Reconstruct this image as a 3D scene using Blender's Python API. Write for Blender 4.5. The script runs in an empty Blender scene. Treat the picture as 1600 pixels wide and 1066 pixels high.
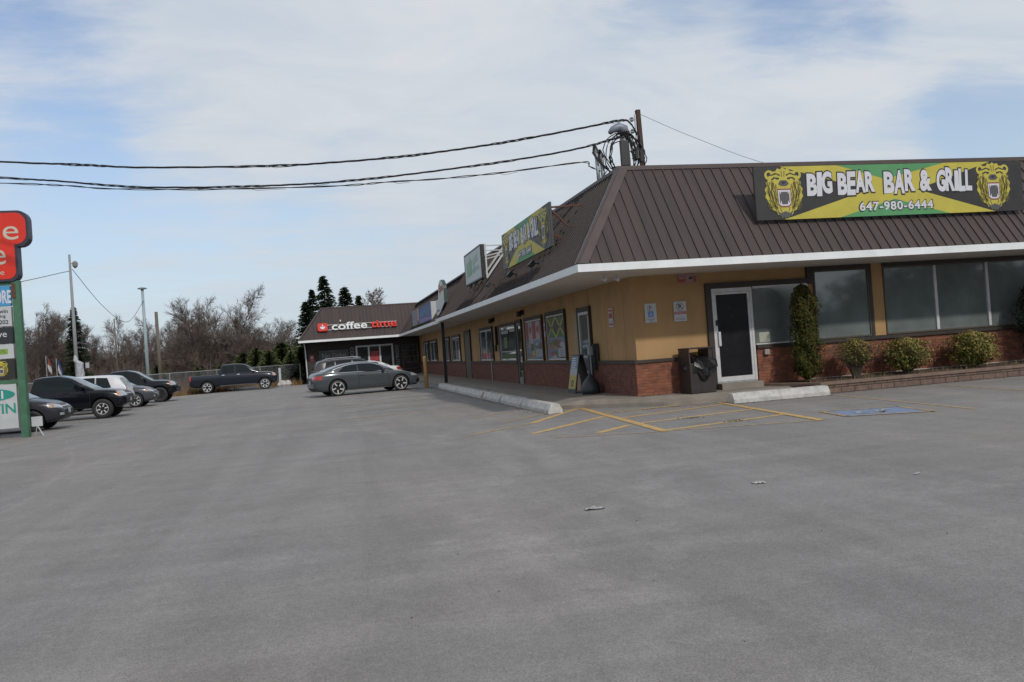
import bpy, bmesh, math, random
from mathutils import Vector, Matrix
from mathutils.bvhtree import BVHTree
random.seed(7)
R = math.radians
scn = bpy.context.scene
COL = scn.collection

# ---------------------------------------------------------------- camera
YAW, PITCH, ROLL, FPX = 0.2236087, 0.0091821, -0.0722047, 1290.835
CAM = Vector((-6.543, -16.788, 1.42))
fw = Vector((math.sin(YAW)*math.cos(PITCH), math.cos(YAW)*math.cos(PITCH), math.sin(PITCH)))
r0 = Vector((math.cos(YAW), -math.sin(YAW), 0)); u0 = r0.cross(fw)
rt = math.cos(ROLL)*r0 + math.sin(ROLL)*u0; up = -math.sin(ROLL)*r0 + math.cos(ROLL)*u0
cd = bpy.data.cameras.new('camera'); cam = bpy.data.objects.new('camera', cd); COL.objects.link(cam)
M = Matrix(((rt.x, up.x, -fw.x, CAM.x), (rt.y, up.y, -fw.y, CAM.y), (rt.z, up.z, -fw.z, CAM.z), (0, 0, 0, 1)))
cam.matrix_world = M
cd.sensor_width = 36; cd.lens = FPX/1600*36; cd.clip_end = 3000; cd.clip_start = 0.05
scn.camera = cam

# ---------------------------------------------------------------- light
SUN_EL, SUN_AZ = R(37), R(163)         # azimuth clockwise from +Y
scn.view_settings.view_transform = 'Standard'; scn.view_settings.look = 'None'
scn.view_settings.exposure = 0.0; scn.view_settings.gamma = 1
ld = bpy.data.lights.new('sun', 'SUN'); ld.energy = 2.1; ld.angle = R(2.5); ld.color = (1, .95, .87)
lo = bpy.data.objects.new('sun', ld); COL.objects.link(lo)
sd = Vector((math.sin(SUN_AZ)*math.cos(SUN_EL), math.cos(SUN_AZ)*math.cos(SUN_EL), math.sin(SUN_EL)))
lo.rotation_euler = sd.to_track_quat('Z', 'Y').to_euler(); lo.location = (20, -40, 40)

w = bpy.data.worlds.new('World'); scn.world = w; w.use_nodes = True
nt = w.node_tree; N = nt.nodes; L = nt.links; N.clear()
def nd(t, **k):
    n = N.new(t)
    for a, b in k.items(): setattr(n, a, b)
    return n
out = nd('ShaderNodeOutputWorld'); bg = nd('ShaderNodeBackground'); bg.inputs['Strength'].default_value = 0.1
sky = nd('ShaderNodeTexSky', sky_type='NISHITA'); sky.sun_disc = False
sky.sun_elevation = SUN_EL; sky.sun_rotation = SUN_AZ; sky.air_density = 1.0; sky.dust_density = 1.0; sky.ozone_density = 1.5
geo = nd('ShaderNodeTexCoord'); sep = nd('ShaderNodeSeparateXYZ'); L.new(geo.outputs['Generated'], sep.inputs[0])
def wm(op, a, b=None, c=None, clamp=False):
    n = nd('ShaderNodeMath', operation=op); n.use_clamp = clamp
    for i, v in enumerate((a, b, c)):
        if v is None: continue
        if isinstance(v, (int, float)): n.inputs[i].default_value = v
        else: L.new(v, n.inputs[i])
    return n.outputs[0]
# project the view direction on a cloud layer: x/z, y/z
zc = wm('ADD', wm('MAXIMUM', sep.outputs[2], 0.0), 0.13)
cx_ = wm('DIVIDE', sep.outputs[0], zc); cy_ = wm('DIVIDE', sep.outputs[1], zc)
cmb = nd('ShaderNodeCombineXYZ'); L.new(cx_, cmb.inputs[0]); L.new(cy_, cmb.inputs[1])
def noise(vec, scale, detail, rough, dist, loc=(0, 0, 0), sc=(1, 1, 1), rot=0):
    mp = nd('ShaderNodeMapping'); mp.inputs['Location'].default_value = loc; mp.inputs['Scale'].default_value = sc
    mp.inputs['Rotation'].default_value = (0, 0, rot); L.new(vec, mp.inputs[0])
    n = nd('ShaderNodeTexNoise'); n.inputs['Scale'].default_value = scale; n.inputs['Detail'].default_value = detail
    n.inputs['Roughness'].default_value = rough; n.inputs['Distortion'].default_value = dist; L.new(mp.outputs[0], n.inputs['Vector'])
    return n.outputs[0]
n1 = noise(cmb.outputs[0], 0.55, 7, 0.52, 0.4, (3.1, 1.7, 0), (1, 1.5, 1), R(20))
n2 = noise(cmb.outputs[0], 1.9, 9, 0.6, 0.5, (0.3, 5.2, 0), (1, 1.5, 1), R(-15))
n3 = noise(cmb.outputs[0], 6.0, 8, 0.65, 0.8, (1.3, 2.2, 0), (.6, 1.6, 1), R(25))
den = wm('ADD', wm('ADD', wm('MULTIPLY', n1, 0.42), wm('MULTIPLY', n2, 0.38)), wm('MULTIPLY', n3, 0.20))
def blob(x, y, z, width, amt):
    v = Vector((x, y, z)).normalized()
    d = nd('ShaderNodeVectorMath', operation='DOT_PRODUCT'); L.new(geo.outputs['Generated'], d.inputs[0]); d.inputs[1].default_value = v
    c0 = math.cos(width); mr = nd('ShaderNodeMapRange', interpolation_type='SMOOTHSTEP')
    L.new(d.outputs['Value'], mr.inputs[0]); mr.inputs[1].default_value = c0; mr.inputs[2].default_value = 1
    mr.inputs[3].default_value = 0; mr.inputs[4].default_value = amt
    return mr.outputs[0]
def dirpx(u, v):
    d = fw + rt*((u-800)/FPX) - up*((v-533)/FPX); return d.x, d.y, d.z
bl = None      # breaks in the cloud veil (direction in the sky, width, amount)
for (u, v, wd, am) in ((100, 120, 7, -.07), (10, 10, 4, -.10), (90, 235, 4, -.10), (30, 190, 4, .08), (60, 380, 5, -.06), (500, 105, 4, -.10), (1570, 190, 4.5, -.20), (1510, 165, 4, -.06), (1200, -60, 8, -.22), (1560, 20, 5, .14), (880, 20, 5, -.12), (1020, 90, 4, -.07), (1200, 120, 4, -.07), (1400, 110, 4, -.08), (250, 90, 4, -.06),
                       (420, 250, 9, -.03), (150, 340, 9, -.07), (300, 400, 10, -.05), (400, 60, 8, .08), (300, 180, 6, .07), (800, 200, 10, .12), (650, 130, 8, .12), (350, 150, 7, .10), (1000, 110, 9, .12), (1350, 50, 5, .06), (1150, 160, 7, .12)):
    b_ = blob(*dirpx(u, v), R(wd*1.25), am); bl = b_ if bl is None else wm('ADD', bl, b_)
den = wm('ADD', den, bl)
mr = nd('ShaderNodeMapRange', interpolation_type='SMOOTHSTEP'); L.new(den, mr.inputs[0])
mr.inputs[1].default_value = .26; mr.inputs[2].default_value = .57; mr.inputs[3].default_value = .12; mr.inputs[4].default_value = .97
# cloud colour: a touch darker and bluer where thick far from the sun
vr = nd('ShaderNodeMapRange'); L.new(n2, vr.inputs[0]); vr.inputs[1].default_value = .3; vr.inputs[2].default_value = .75
vr.inputs[3].default_value = 0; vr.inputs[4].default_value = 1
cc = nd('ShaderNodeMix', data_type='RGBA'); L.new(vr.outputs[0], cc.inputs[0])
cc.inputs[6].default_value = (5.6, 6.3, 7.1, 1); cc.inputs[7].default_value = (7.5, 7.55, 7.7, 1)
bs = nd('ShaderNodeMix', data_type='RGBA', blend_type='MULTIPLY'); bs.inputs[0].default_value = 1; L.new(sky.outputs[0], bs.inputs[6]); bs.inputs[7].default_value = (1.30, 1.36, 1.45, 1)
mx = nd('ShaderNodeMix', data_type='RGBA'); L.new(mr.outputs[0], mx.inputs[0]); L.new(bs.outputs[2], mx.inputs[6]); L.new(cc.outputs[2], mx.inputs[7])
hz = nd('ShaderNodeMapRange', interpolation_type='SMOOTHSTEP'); L.new(sep.outputs[2], hz.inputs[0]); hz.inputs[1].default_value = -.02; hz.inputs[2].default_value = .42; hz.inputs[3].default_value = .72; hz.inputs[4].default_value = 0
hm = nd('ShaderNodeMix', data_type='RGBA'); L.new(hz.outputs[0], hm.inputs[0]); L.new(mx.outputs[2], hm.inputs[6]); hm.inputs[7].default_value = (5.5, 6.3, 7.1, 1)
L.new(hm.outputs[2], bg.inputs[0]); L.new(bg.outputs[0], out.inputs[0])

# ---------------------------------------------------------------- materials
def mat(name, col, rough=.6, metal=0, var=0.0, vscale=5, bump=0.0, bscale=60, coat=0, spec=.5, dirt=None, axis=None, stretch=(1, 1, 1), emit=None):
    m = bpy.data.materials.new(name); m.use_nodes = True
    t = m.node_tree; p = t.nodes['Principled BSDF']
    p.inputs['Base Color'].default_value = (*col, 1); p.inputs['Roughness'].default_value = rough; p.inputs['Metallic'].default_value = metal
    p.inputs['Coat Weight'].default_value = coat; p.inputs['Coat Roughness'].default_value = .04; p.inputs['Specular IOR Level'].default_value = spec
    tc = t.nodes.new('ShaderNodeTexCoord'); mp = t.nodes.new('ShaderNodeMapping'); mp.inputs['Scale'].default_value = stretch
    t.links.new(tc.outputs['Object'], mp.inputs[0])
    if var:
        n = t.nodes.new('ShaderNodeTexNoise'); n.inputs['Scale'].default_value = vscale; n.inputs['Detail'].default_value = 6; n.inputs['Roughness'].default_value = .6
        t.links.new(mp.outputs[0], n.inputs['Vector'])
        cr = t.nodes.new('ShaderNodeMapRange'); cr.inputs[1].default_value = .3; cr.inputs[2].default_value = .7; cr.inputs[3].default_value = 1-var; cr.inputs[4].default_value = 1+var
        t.links.new(n.outputs[0], cr.inputs[0])
        mm = t.nodes.new('ShaderNodeMix'); mm.data_type = 'RGBA'; mm.blend_type = 'MULTIPLY'; mm.inputs[0].default_value = 1
        mm.inputs[6].default_value = (*col, 1); t.links.new(cr.outputs[0], mm.inputs[7])
        t.links.new(mm.outputs[2], p.inputs['Base Color'])
        rr = t.nodes.new('ShaderNodeMapRange'); rr.inputs[3].default_value = max(.02, rough*.8-.02); rr.inputs[4].default_value = min(1, rough+.08)
        t.links.new(n.outputs[0], rr.inputs[0]); t.links.new(rr.outputs[0], p.inputs['Roughness'])
    if bump:
        n = t.nodes.new('ShaderNodeTexNoise'); n.inputs['Scale'].default_value = bscale; n.inputs['Detail'].default_value = 4
        t.links.new(mp.outputs[0], n.inputs['Vector']); b = t.nodes.new('ShaderNodeBump'); b.inputs['Strength'].default_value = bump; b.inputs['Distance'].default_value = .01
        t.links.new(n.outputs[0], b.inputs['Height']); t.links.new(b.outputs[0], p.inputs['Normal'])
    if emit:
        p.inputs['Emission Color'].default_value = (*col, 1); p.inputs['Emission Strength'].default_value = emit
    return m

def brick_mat(name, c1, c2, mortar, axis, bw=.21, bh=.065, ms=.008, weather=.0):
    m = bpy.data.materials.new(name); m.use_nodes = True; t = m.node_tree; p = t.nodes['Principled BSDF']; p.inputs['Roughness'].default_value = .85
    tc = t.nodes.new('ShaderNodeTexCoord'); s = t.nodes.new('ShaderNodeSeparateXYZ'); c = t.nodes.new('ShaderNodeCombineXYZ')
    t.links.new(tc.outputs['Object'], s.inputs[0]); t.links.new(s.outputs[0 if axis == 'x' else 1], c.inputs[0]); t.links.new(s.outputs[2], c.inputs[1])
    b = t.nodes.new('ShaderNodeTexBrick'); t.links.new(c.outputs[0], b.inputs['Vector'])
    b.inputs['Color1'].default_value = (*c1, 1); b.inputs['Color2'].default_value = (*c2, 1); b.inputs['Mortar'].default_value = (*mortar, 1)
    b.inputs['Scale'].default_value = 1; b.inputs['Mortar Size'].default_value = ms; b.inputs['Brick Width'].default_value = bw; b.inputs['Row Height'].default_value = bh
    b.inputs['Mortar Smooth'].default_value = .3; b.inputs['Bias'].default_value = -.1
    n = t.nodes.new('ShaderNodeTexNoise'); n.inputs['Scale'].default_value = 9; n.inputs['Detail'].default_value = 6; t.links.new(tc.outputs['Object'], n.inputs['Vector'])
    cr = t.nodes.new('ShaderNodeMapRange'); cr.inputs[1].default_value = .3; cr.inputs[2].default_value = .7; cr.inputs[3].default_value = .72; cr.inputs[4].default_value = 1.25; t.links.new(n.outputs[0], cr.inputs[0])
    mm = t.nodes.new('ShaderNodeMix'); mm.data_type = 'RGBA'; mm.blend_type = 'MULTIPLY'; mm.inputs[0].default_value = 1
    t.links.new(b.outputs['Color'], mm.inputs[6]); t.links.new(cr.outputs[0], mm.inputs[7]); t.links.new(mm.outputs[2], p.inputs['Base Color'])
    bp = t.nodes.new('ShaderNodeBump'); bp.inputs['Strength'].default_value = .6; bp.inputs['Distance'].default_value = .012; bp.invert = True
    t.links.new(b.outputs['Fac'], bp.inputs['Height']); t.links.new(bp.outputs[0], p.inputs['Normal'])
    return m

def asphalt_mat():
    m = bpy.data.materials.new('asphalt'); m.use_nodes = True; t = m.node_tree; p = t.nodes['Principled BSDF']; p.inputs['Roughness'].default_value = .88
    p.inputs['Specular IOR Level'].default_value = .3
    tc = t.nodes.new('ShaderNodeTexCoord')
    def nz(sc, det=4, rough=.55, stretch=(1, 1, 1), rot=0, dist=0):
        mp = t.nodes.new('ShaderNodeMapping'); mp.inputs['Scale'].default_value = stretch; mp.inputs['Rotation'].default_value = (0, 0, rot); t.links.new(tc.outputs['Object'], mp.inputs[0])
        n = t.nodes.new('ShaderNodeTexNoise'); n.inputs['Scale'].default_value = sc; n.inputs['Detail'].default_value = det; n.inputs['Roughness'].default_value = rough; n.inputs['Distortion'].default_value = dist
        t.links.new(mp.outputs[0], n.inputs['Vector']); return n.outputs[0]
    def mrng(v, a, b, c, d):
        n = t.nodes.new('ShaderNodeMapRange'); t.links.new(v, n.inputs[0])
        for i, x in enumerate((a, b, c, d)): n.inputs[i+1].default_value = x
        return n.outputs[0]
    def mul(a, b):
        n = t.nodes.new('ShaderNodeMath'); n.operation = 'MULTIPLY'; t.links.new(a, n.inputs[0]); t.links.new(b, n.inputs[1]); return n.outputs[0]
    f = mul(mrng(nz(90, 4, .9), .33, .67, .55, 1.45), mul(mrng(nz(.35, 5, .6, dist=.5), .3, .7, .965, 1.035), mrng(nz(3.2, 5, .7, (1, .7, 1), .6, .8), .3, .7, .93, 1.07)))
    f = mul(f, mrng(nz(1.0, 5, .6, (1.6, .16, 1), R(-12), .6), .40, .62, .97, 1.08))
    f = mul(f, mrng(nz(1.0, 5, .65, (.14, 1.5, 1), R(8), .8), .42, .64, .965, 1.075))
    f = mul(f, mul(mrng(nz(24, 6, .8), .3, .7, .80, 1.20), mrng(nz(7, 5, .8), .32, .68, .93, 1.07)))
    f = mul(f, mrng(nz(.7, 6, .7, (1, 1, 1), 0, 1.2), .60, .72, 1.0, .88)); f = mul(f, mrng(nz(2.3, 7, .75, (1, 1, 1), 1, .5), .64, .72, 1.0, 1.10))
    # tyre sweeps: long arcs of paler dust and darker rubber, in pairs, broken up by noise
    pos = t.nodes.new('ShaderNodeSeparateXYZ'); nv = t.nodes.new('ShaderNodeTexNoise'); nv.inputs['Scale'].default_value = .5; nv.inputs['Detail'].default_value = 3; t.links.new(tc.outputs['Object'], nv.inputs['Vector'])
    t.links.new(tc.outputs['Object'], pos.inputs[0])
    def mth(op, a, b=None):
        n = t.nodes.new('ShaderNodeMath'); n.operation = op
        for i, v in enumerate((a, b)):
            if v is None: continue
            if isinstance(v, (int, float)): n.inputs[i].default_value = v
            else: t.links.new(v, n.inputs[i])
        return n.outputs[0]
    wob = mth('MULTIPLY', mth('SUBTRACT', nv.outputs[0], .5), .55); brk = mrng(nz(.8, 4, .7), .42, .6, 0, 1); brk2 = mrng(nz(7, 4, .8), .3, .7, .3, 1)
    def track(cx, cy, r_, wd, amt):
        dx = mth('SUBTRACT', pos.outputs[0], cx); dy = mth('SUBTRACT', pos.outputs[1], cy); q = mth('SQRT', mth('ADD', mth('MULTIPLY', dx, dx), mth('MULTIPLY', dy, dy)))
        dd = mth('ABSOLUTE', mth('SUBTRACT', mth('ADD', q, wob), r_)); mk = mrng(dd, wd*.3, wd, 1, 0); mk = mul(mul(mk, brk), brk2)
        return mth('ADD', mth('MULTIPLY', mk, amt), 1.0)
    for (cx, cy, r_, wd, amt) in ((-30, 0, 26.5, .22, .16), (-30, 0, 28.1, .20, .14), (12, -8, 17.5, .20, .15), (12, -8, 15.9, .22, .13), (-2, 16, 27.0, .25, .15), (-2, 16, 25.4, .2, .12), (4, -30, 22.0, .22, -.10), (4, -30, 20.4, .22, -.08), (-40, -18, 38.5, .2, .13), (-40, -18, 36.9, .2, -.07), (-9, -34, 23, .25, .13), (20, 4, 26, .22, .12), (-22, 30, 38, .3, .12), (0, -13, 3.6, .16, -.09), (0, -13, 5.2, .16, .10), (-60, -12, 50.2, .05, .22)): f = mul(f, track(cx, cy, r_, wd, amt))
    # sparse dark and light stones
    vo = t.nodes.new('ShaderNodeTexVoronoi'); vo.inputs['Scale'].default_value = 55; t.links.new(tc.outputs['Object'], vo.inputs['Vector'])
    f = mul(f, mrng(vo.outputs['Distance'], .04, .14, .72, 1.0))
    # irregular tyre sweeps: pale dust lines
    wv = t.nodes.new('ShaderNodeTexWave'); wv.wave_type = 'RINGS'; wv.rings_direction = 'Z'; wv.inputs['Scale'].default_value = .11; wv.inputs['Distortion'].default_value = 5; wv.inputs['Detail'].default_value = 4; wv.inputs['Detail Scale'].default_value = .7
    mp = t.nodes.new('ShaderNodeMapping'); mp.inputs['Location'].default_value = (-22, 10, 0); t.links.new(tc.outputs['Object'], mp.inputs[0]); t.links.new(mp.outputs[0], wv.inputs['Vector'])
    f = mul(f, mrng(wv.outputs['Fac'], .78, 1, 1.0, 1.07))
    mm = t.nodes.new('ShaderNodeMix'); mm.data_type = 'RGBA'; mm.blend_type = 'MULTIPLY'; mm.inputs[0].default_value = 1
    cm = t.nodes.new('ShaderNodeMix'); cm.data_type = 'RGBA'; cm.inputs[6].default_value = (.208, .200, .195, 1); cm.inputs[7].default_value = (.222, .206, .193, 1)
    t.links.new(mrng(nz(.22, 4), .4, .65, 0, 1), cm.inputs[0])
    t.links.new(cm.outputs[2], mm.inputs[6]); t.links.new(f, mm.inputs[7]); t.links.new(mm.outputs[2], p.inputs['Base Color'])
    b = t.nodes.new('ShaderNodeBump'); b.inputs['Strength'].default_value = .6; b.inputs['Distance'].default_value = .008; t.links.new(nz(130, 3, .7), b.inputs['Height']); t.links.new(b.outputs[0], p.inputs['Normal'])
    return m

def paint_line_mat(name, col, wear=.5):
    # worn paint: noise lets the asphalt colour come through
    m = bpy.data.materials.new(name); m.use_nodes = True; t = m.node_tree; p = t.nodes['Principled BSDF']; p.inputs['Roughness'].default_value = .8
    tc = t.nodes.new('ShaderNodeTexCoord'); n = t.nodes.new('ShaderNodeTexNoise'); n.inputs['Scale'].default_value = 9; n.inputs['Detail'].default_value = 9; n.inputs['Roughness'].default_value = .75
    t.links.new(tc.outputs['Object'], n.inputs['Vector'])
    mr = t.nodes.new('ShaderNodeMapRange'); mr.inputs[1].default_value = wear-.12; mr.inputs[2].default_value = wear+.12; t.links.new(n.outputs[0], mr.inputs[0])
    mx = t.nodes.new('ShaderNodeMix'); mx.data_type = 'RGBA'; mx.inputs[6].default_value = (*col, 1); mx.inputs[7].default_value = (.165, .15, .13, 1); t.links.new(mr.outputs[0], mx.inputs[0])
    t.links.new(mx.outputs[2], p.inputs['Base Color']); return m

def glass_mat(name, col, rough=.05, var=.25, film=0.0):
    m = mat(name, col, rough, 0, var, 1.5, spec=1.0, coat=1.0, stretch=(1, 1, .8))
    return m

MT = {}
def K(n, *a, **k):
    if n not in MT: MT[n] = mat(n, *a, **k)
    return MT[n]
ASPH = asphalt_mat()
STUCCO = mat('ochre_stucco', (.36, .222, .102), .9, 0, .17, 1.2, .25, 40, stretch=(1, 1, .7))
TRIM = mat('dark_brown_trim', (.030, .022, .018), .6, 0, .2, 6)
ROOF = mat('brown_metal_roof', (.040, .026, .023), .6, 0, .28, 1.0, 0, 10, stretch=(3.5, .35, .35)); ROOFL = mat('brown_metal_roof_shaded', (.027, .019, .018), .6, 0, .28, 1.0, 0, 10, stretch=(.35, 3.5, .35))  # side copy: streaks turned, shade of the long slope put into its colour
ROOFCAP = mat('brown_metal_flashing', (.068, .048, .044), .5, 0, .1, 3)
WHITE = mat('white_metal_fascia', (.68, .70, .71), .45, 0, .08, 3)
FRAMEW = mat('white_aluminium', (.50, .50, .51), .4, 0, .1, 8)
SOFFIT = mat('grey_soffit', (.55, .51, .46), .7, 0, .1, 3)
CONC = mat('pale_concrete', (.43, .42, .40), .9, 0, .26, 7, .6, 45)
WALK = mat('sidewalk_concrete', (.215, .19, .162), .9, 0, .22, 2.5, .25, 60)
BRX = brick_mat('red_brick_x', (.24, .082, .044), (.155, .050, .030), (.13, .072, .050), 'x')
BRY = brick_mat('red_brick_y_shaded', (.165, .056, .034), (.11, .038, .026), (.085, .05, .038), 'y')  # same brick, darkened: shade under the long eave is in the colour
BLOCKX = brick_mat('retaining_block', (.155, .10, .078), (.12, .08, .065), (.05, .038, .032), 'x', .32, .12, .012)
SOIL = mat('dark_mulch', (.05, .036, .026), .95, 0, .5, 18, .8, 40)
GLASSR = glass_mat('filmed_window_glass', (.13, .152, .150), .05, .20)
GLASSD = glass_mat('dark_glass', (.012, .013, .015), .06, .2)
GLASSL = glass_mat('shop_window_glass', (.07, .09, .09), .05, .5)
BLACK = mat('black_plastic', (.012, .012, .013), .5, 0, .2, 10)
GALV = mat('galvanised_steel', (.36, .38, .40), .45, .6, .15, 8)
WOODP = mat('weathered_wood_pole', (.12, .10, .085), .9, 0, .3, 6, .4, 20, stretch=(4, 4, .5))
RUST = mat('rusty_steel', (.10, .045, .028), .8, .2, .35, 10)
YEL = paint_line_mat('yellow_road_paint', (.56, .36, .12), .57)
YELF = paint_line_mat('faded_yellow_road_paint', (.46, .31, .14), .50)
BLU = paint_line_mat('faded_blue_road_paint', (.17, .25, .42), .55)
WHP = paint_line_mat('faded_white_road_paint', (.5, .5, .5), .5)

# ---------------------------------------------------------------- mesh helpers
class MB:
    def __init__(s): s.v = []; s.f = []; s.m = []
    def face(s, pts, m=0):
        i = len(s.v); s.v += [tuple(p) for p in pts]; s.f.append(tuple(range(i, i+len(pts)))); s.m.append(m)
    def box(s, x0, x1, y0, y1, z0, z1, m=0, T=None):
        c = [Vector((x, y, z)) for z in (z0, z1) for (x, y) in ((x0, y0), (x1, y0), (x1, y1), (x0, y1))]
        if T: c = [T @ p for p in c]
        i = len(s.v); s.v += [tuple(p) for p in c]
        for q in ((3, 2, 1, 0), (4, 5, 6, 7), (0, 1, 5, 4), (1, 2, 6, 5), (2, 3, 7, 6), (3, 0, 4, 7)):
            s.f.append(tuple(i+k for k in q)); s.m.append(m)
        return s
    def bar(s, p, q, a, b=None, m=0, upv=(0, 0, 1)):
        p = Vector(p); q = Vector(q); d = q-p; l = d.length; d.normalize(); u = Vector(upv)
        if abs(d.dot(u)) > .98: u = Vector((1, 0, 0))
        r = d.cross(u).normalized(); u = r.cross(d); b = b or a
        T = Matrix(((d.x, r.x, u.x, p.x), (d.y, r.y, u.y, p.y), (d.z, r.z, u.z, p.z), (0, 0, 0, 1)))
        return s.box(0, l, -a/2, a/2, -b/2, b/2, m, T)
    def tube(s, pts, rad, n=8, m=0, cap=True):
        pts = [Vector(p) for p in pts]; rs = rad if isinstance(rad, (list, tuple)) else [rad]*len(pts)
        rings = []
        for k, p in enumerate(pts):
            d = (pts[min(k+1, len(pts)-1)]-pts[max(k-1, 0)]).normalized()
            u = Vector((0, 0, 1)) if abs(d.z) < .9 else Vector((1, 0, 0))
            r = d.cross(u).normalized(); u = r.cross(d)
            i = len(s.v)
            for a in range(n):
                t = 2*math.pi*a/n; s.v.append(tuple(p+r*math.cos(t)*rs[k]+u*math.sin(t)*rs[k]))
            rings.append(i)
        for k in range(len(rings)-1):
            for a in range(n):
                s.f.append((rings[k]+a, rings[k]+(a+1) % n, rings[k+1]+(a+1) % n, rings[k+1]+a)); s.m.append(m)
        if cap:
            s.f.append(tuple(rings[0]+a for a in reversed(range(n)))); s.m.append(m)
            s.f.append(tuple(rings[-1]+a for a in range(n))); s.m.append(m)
        return s
    def lathe(s, prof, n=24, T=None, m=0):
        # prof: (r, z) list, around Z
        i = len(s.v)
        for (r, z) in prof:
            for a in range(n):
                t = 2*math.pi*a/n; p = Vector((r*math.cos(t), r*math.sin(t), z)); s.v.append(tuple(T @ p if T else p))
        for k in range(len(prof)-1):
            for a in range(n):
                s.f.append((i+k*n+a, i+k*n+(a+1) % n, i+(k+1)*n+(a+1) % n, i+(k+1)*n+a)); s.m.append(m)
        s.f.append(tuple(i+a for a in reversed(range(n)))); s.m.append(m)
        s.f.append(tuple(i+(len(prof)-1)*n+a for a in range(n))); s.m.append(m)
        return s
    def prism(s, poly, O, X, Y, d, m=0):
        # poly in plane O + x X + y Y, thickness d along X x Y
        O = Vector(O); X = Vector(X); Y = Vector(Y); Nn = X.cross(Y).normalized()*d
        a = [O+X*x+Y*y for x, y in poly]; b = [p+Nn for p in a]; n = len(a); i = len(s.v)
        s.v += [tuple(p) for p in a+b]
        s.f.append(tuple(i+n+k for k in range(n))); s.m.append(m); s.f.append(tuple(i+k for k in reversed(range(n)))); s.m.append(m)
        for k in range(n):
            s.f.append((i+k, i+(k+1) % n, i+n+(k+1) % n, i+n+k)); s.m.append(m)
        return s
    def build(s, name, mats, parent=None, smooth=False, bevel=0, loc=None):
        me = bpy.data.meshes.new(name); me.from_pydata(s.v, [], s.f)
        if not isinstance(mats, (list, tuple)): mats = [mats]
        for x in mats: me.materials.append(x)
        me.polygons.foreach_set('material_index', s.m)
        if smooth: me.polygons.foreach_set('use_smooth', [True]*len(me.polygons))
        me.update(); o = bpy.data.objects.new(name, me); COL.objects.link(o)
        if loc: o.location = loc
        if parent: o.parent = parent
        if bevel:
            b = o.modifiers.new('bevel', 'BEVEL'); b.width = bevel; b.segments = 2; b.limit_method = 'ANGLE'
        return o

def tag(o, label=None, cat=None, group=None, kind=None):
    if label: o['label'] = label
    if cat: o['category'] = cat
    if group: o['group'] = group
    if kind: o['kind'] = kind
    return o
def thing(name, label, cat, loc=(0, 0, 0), rz=0, group=None):
    o = bpy.data.objects.new(name, None); COL.objects.link(o); o.location = loc; o.rotation_euler = (0, 0, rz); o.empty_display_size = .2
    return tag(o, label, cat, group)
def copy_tree(o, parent=None):
    c = o.copy(); COL.objects.link(c); c.parent = parent
    for ch in list(o.children): copy_tree(ch, c)
    return c

def text_geo(s, size=1, offset=0, shear=0, space=1.0, align='CENTER'):
    cu = bpy.data.curves.new('t', 'FONT'); cu.body = s; cu.size = size; cu.offset = offset; cu.shear = shear; cu.space_character = space; cu.align_x = align; cu.align_y = 'CENTER'; cu.resolution_u = 4
    o = bpy.data.objects.new('t', cu); COL.objects.link(o); dg = bpy.context.evaluated_depsgraph_get(); dg.update()
    me = bpy.data.meshes.new_from_object(o.evaluated_get(dg)); vs = [v.co.copy() for v in me.vertices]; fs = [tuple(p.vertices) for p in me.polygons]
    bpy.data.objects.remove(o); bpy.data.curves.remove(cu); bpy.data.meshes.remove(me)
    return vs, fs
def add_text(mb, s, O, X, Y, width=None, height=None, size=1, m=0, grow=(0, 0), **k):
    # text centred on O; scaled to width x height of its ink box; grow = absolute stroke growth through offset
    vs, fs = text_geo(s, size, **k)
    if not vs: return
    x0 = min(v.x for v in vs); x1 = max(v.x for v in vs); y0 = min(v.y for v in vs); y1 = max(v.y for v in vs)
    sx = (width/(x1-x0)) if width else 1; sy = (height/(y1-y0)) if height else sx
    if width is None and height: sx = sy
    O = Vector(O); X = Vector(X); Y = Vector(Y); i = len(mb.v)
    mb.v += [tuple(O+X*((v.x-(x0+x1)/2)*sx)+Y*((v.y-(y0+y1)/2)*sy)) for v in vs]
    for f in fs: mb.f.append(tuple(i+a for a in f)); mb.m.append(m)

# ================================================================ SETTING
g = MB(); g.face([(-900, -900, -.03), (900, -900, -.03), (900, 1500, -.03), (-900, 1500, -.03)])
tag(g.build('ground', mat('dry_grass_ground', (.15, .115, .06), .95, 0, .35, .6, .6, 30)), kind='structure')
g = MB(); g.face([(-23, -90, 0), (70, -90, 0), (70, 60, 0), (0, 60, 0), (0, 41.2, 0), (-8.0, 41.2, 0), (-10.2, 40.9, 0), (-12, 39.2, 0), (-15.5, 36.6, 0), (-23, 33, 0)])
tag(g.build('parking_lot', ASPH), kind='structure')
# sidewalk: slopes from the wall to the lot
g = MB(); zi, zm, zo = .20, .185, .085
g.face([(0, 41.1, zi), (0, 0, zi), (-1.1, .55, zm), (-1.1, 41.1, zm)]); g.face([(-1.1, 41.1, zm), (-1.1, .55, zm), (-1.72, .9, zo), (-1.72, 41.1, zo)])
g.face([(0, 0, zi), (-.55, .05, zm), (-1.1, .55, zm)]); g.face([(-1.1, .55, zm), (-.55, .05, zm), (-1.1, .45, zo), (-1.72, .9, zo)])
g.face([(0, 0, zi), (.45, -.45, zm), (-.55, .05, zm)]); g.face([(-.55, .05, zm), (.45, -.45, zm), (.25, -.72, zo), (-1.1, .45, zo)])
g.face([(0, 0, zi), (3.0, 0, zi), (3.3, -.72, zm), (1.0, -.72, zm), (.45, -.45, zm)]); g.face([(.45, -.45, zm), (1.0, -.72, zm), (1.0, -.98, zo), (.25, -.72, zo)]); g.face([(1.0, -.72, zm), (3.3, -.72, zm), (3.45, -.98, zo), (1.0, -.98, zo)])
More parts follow.
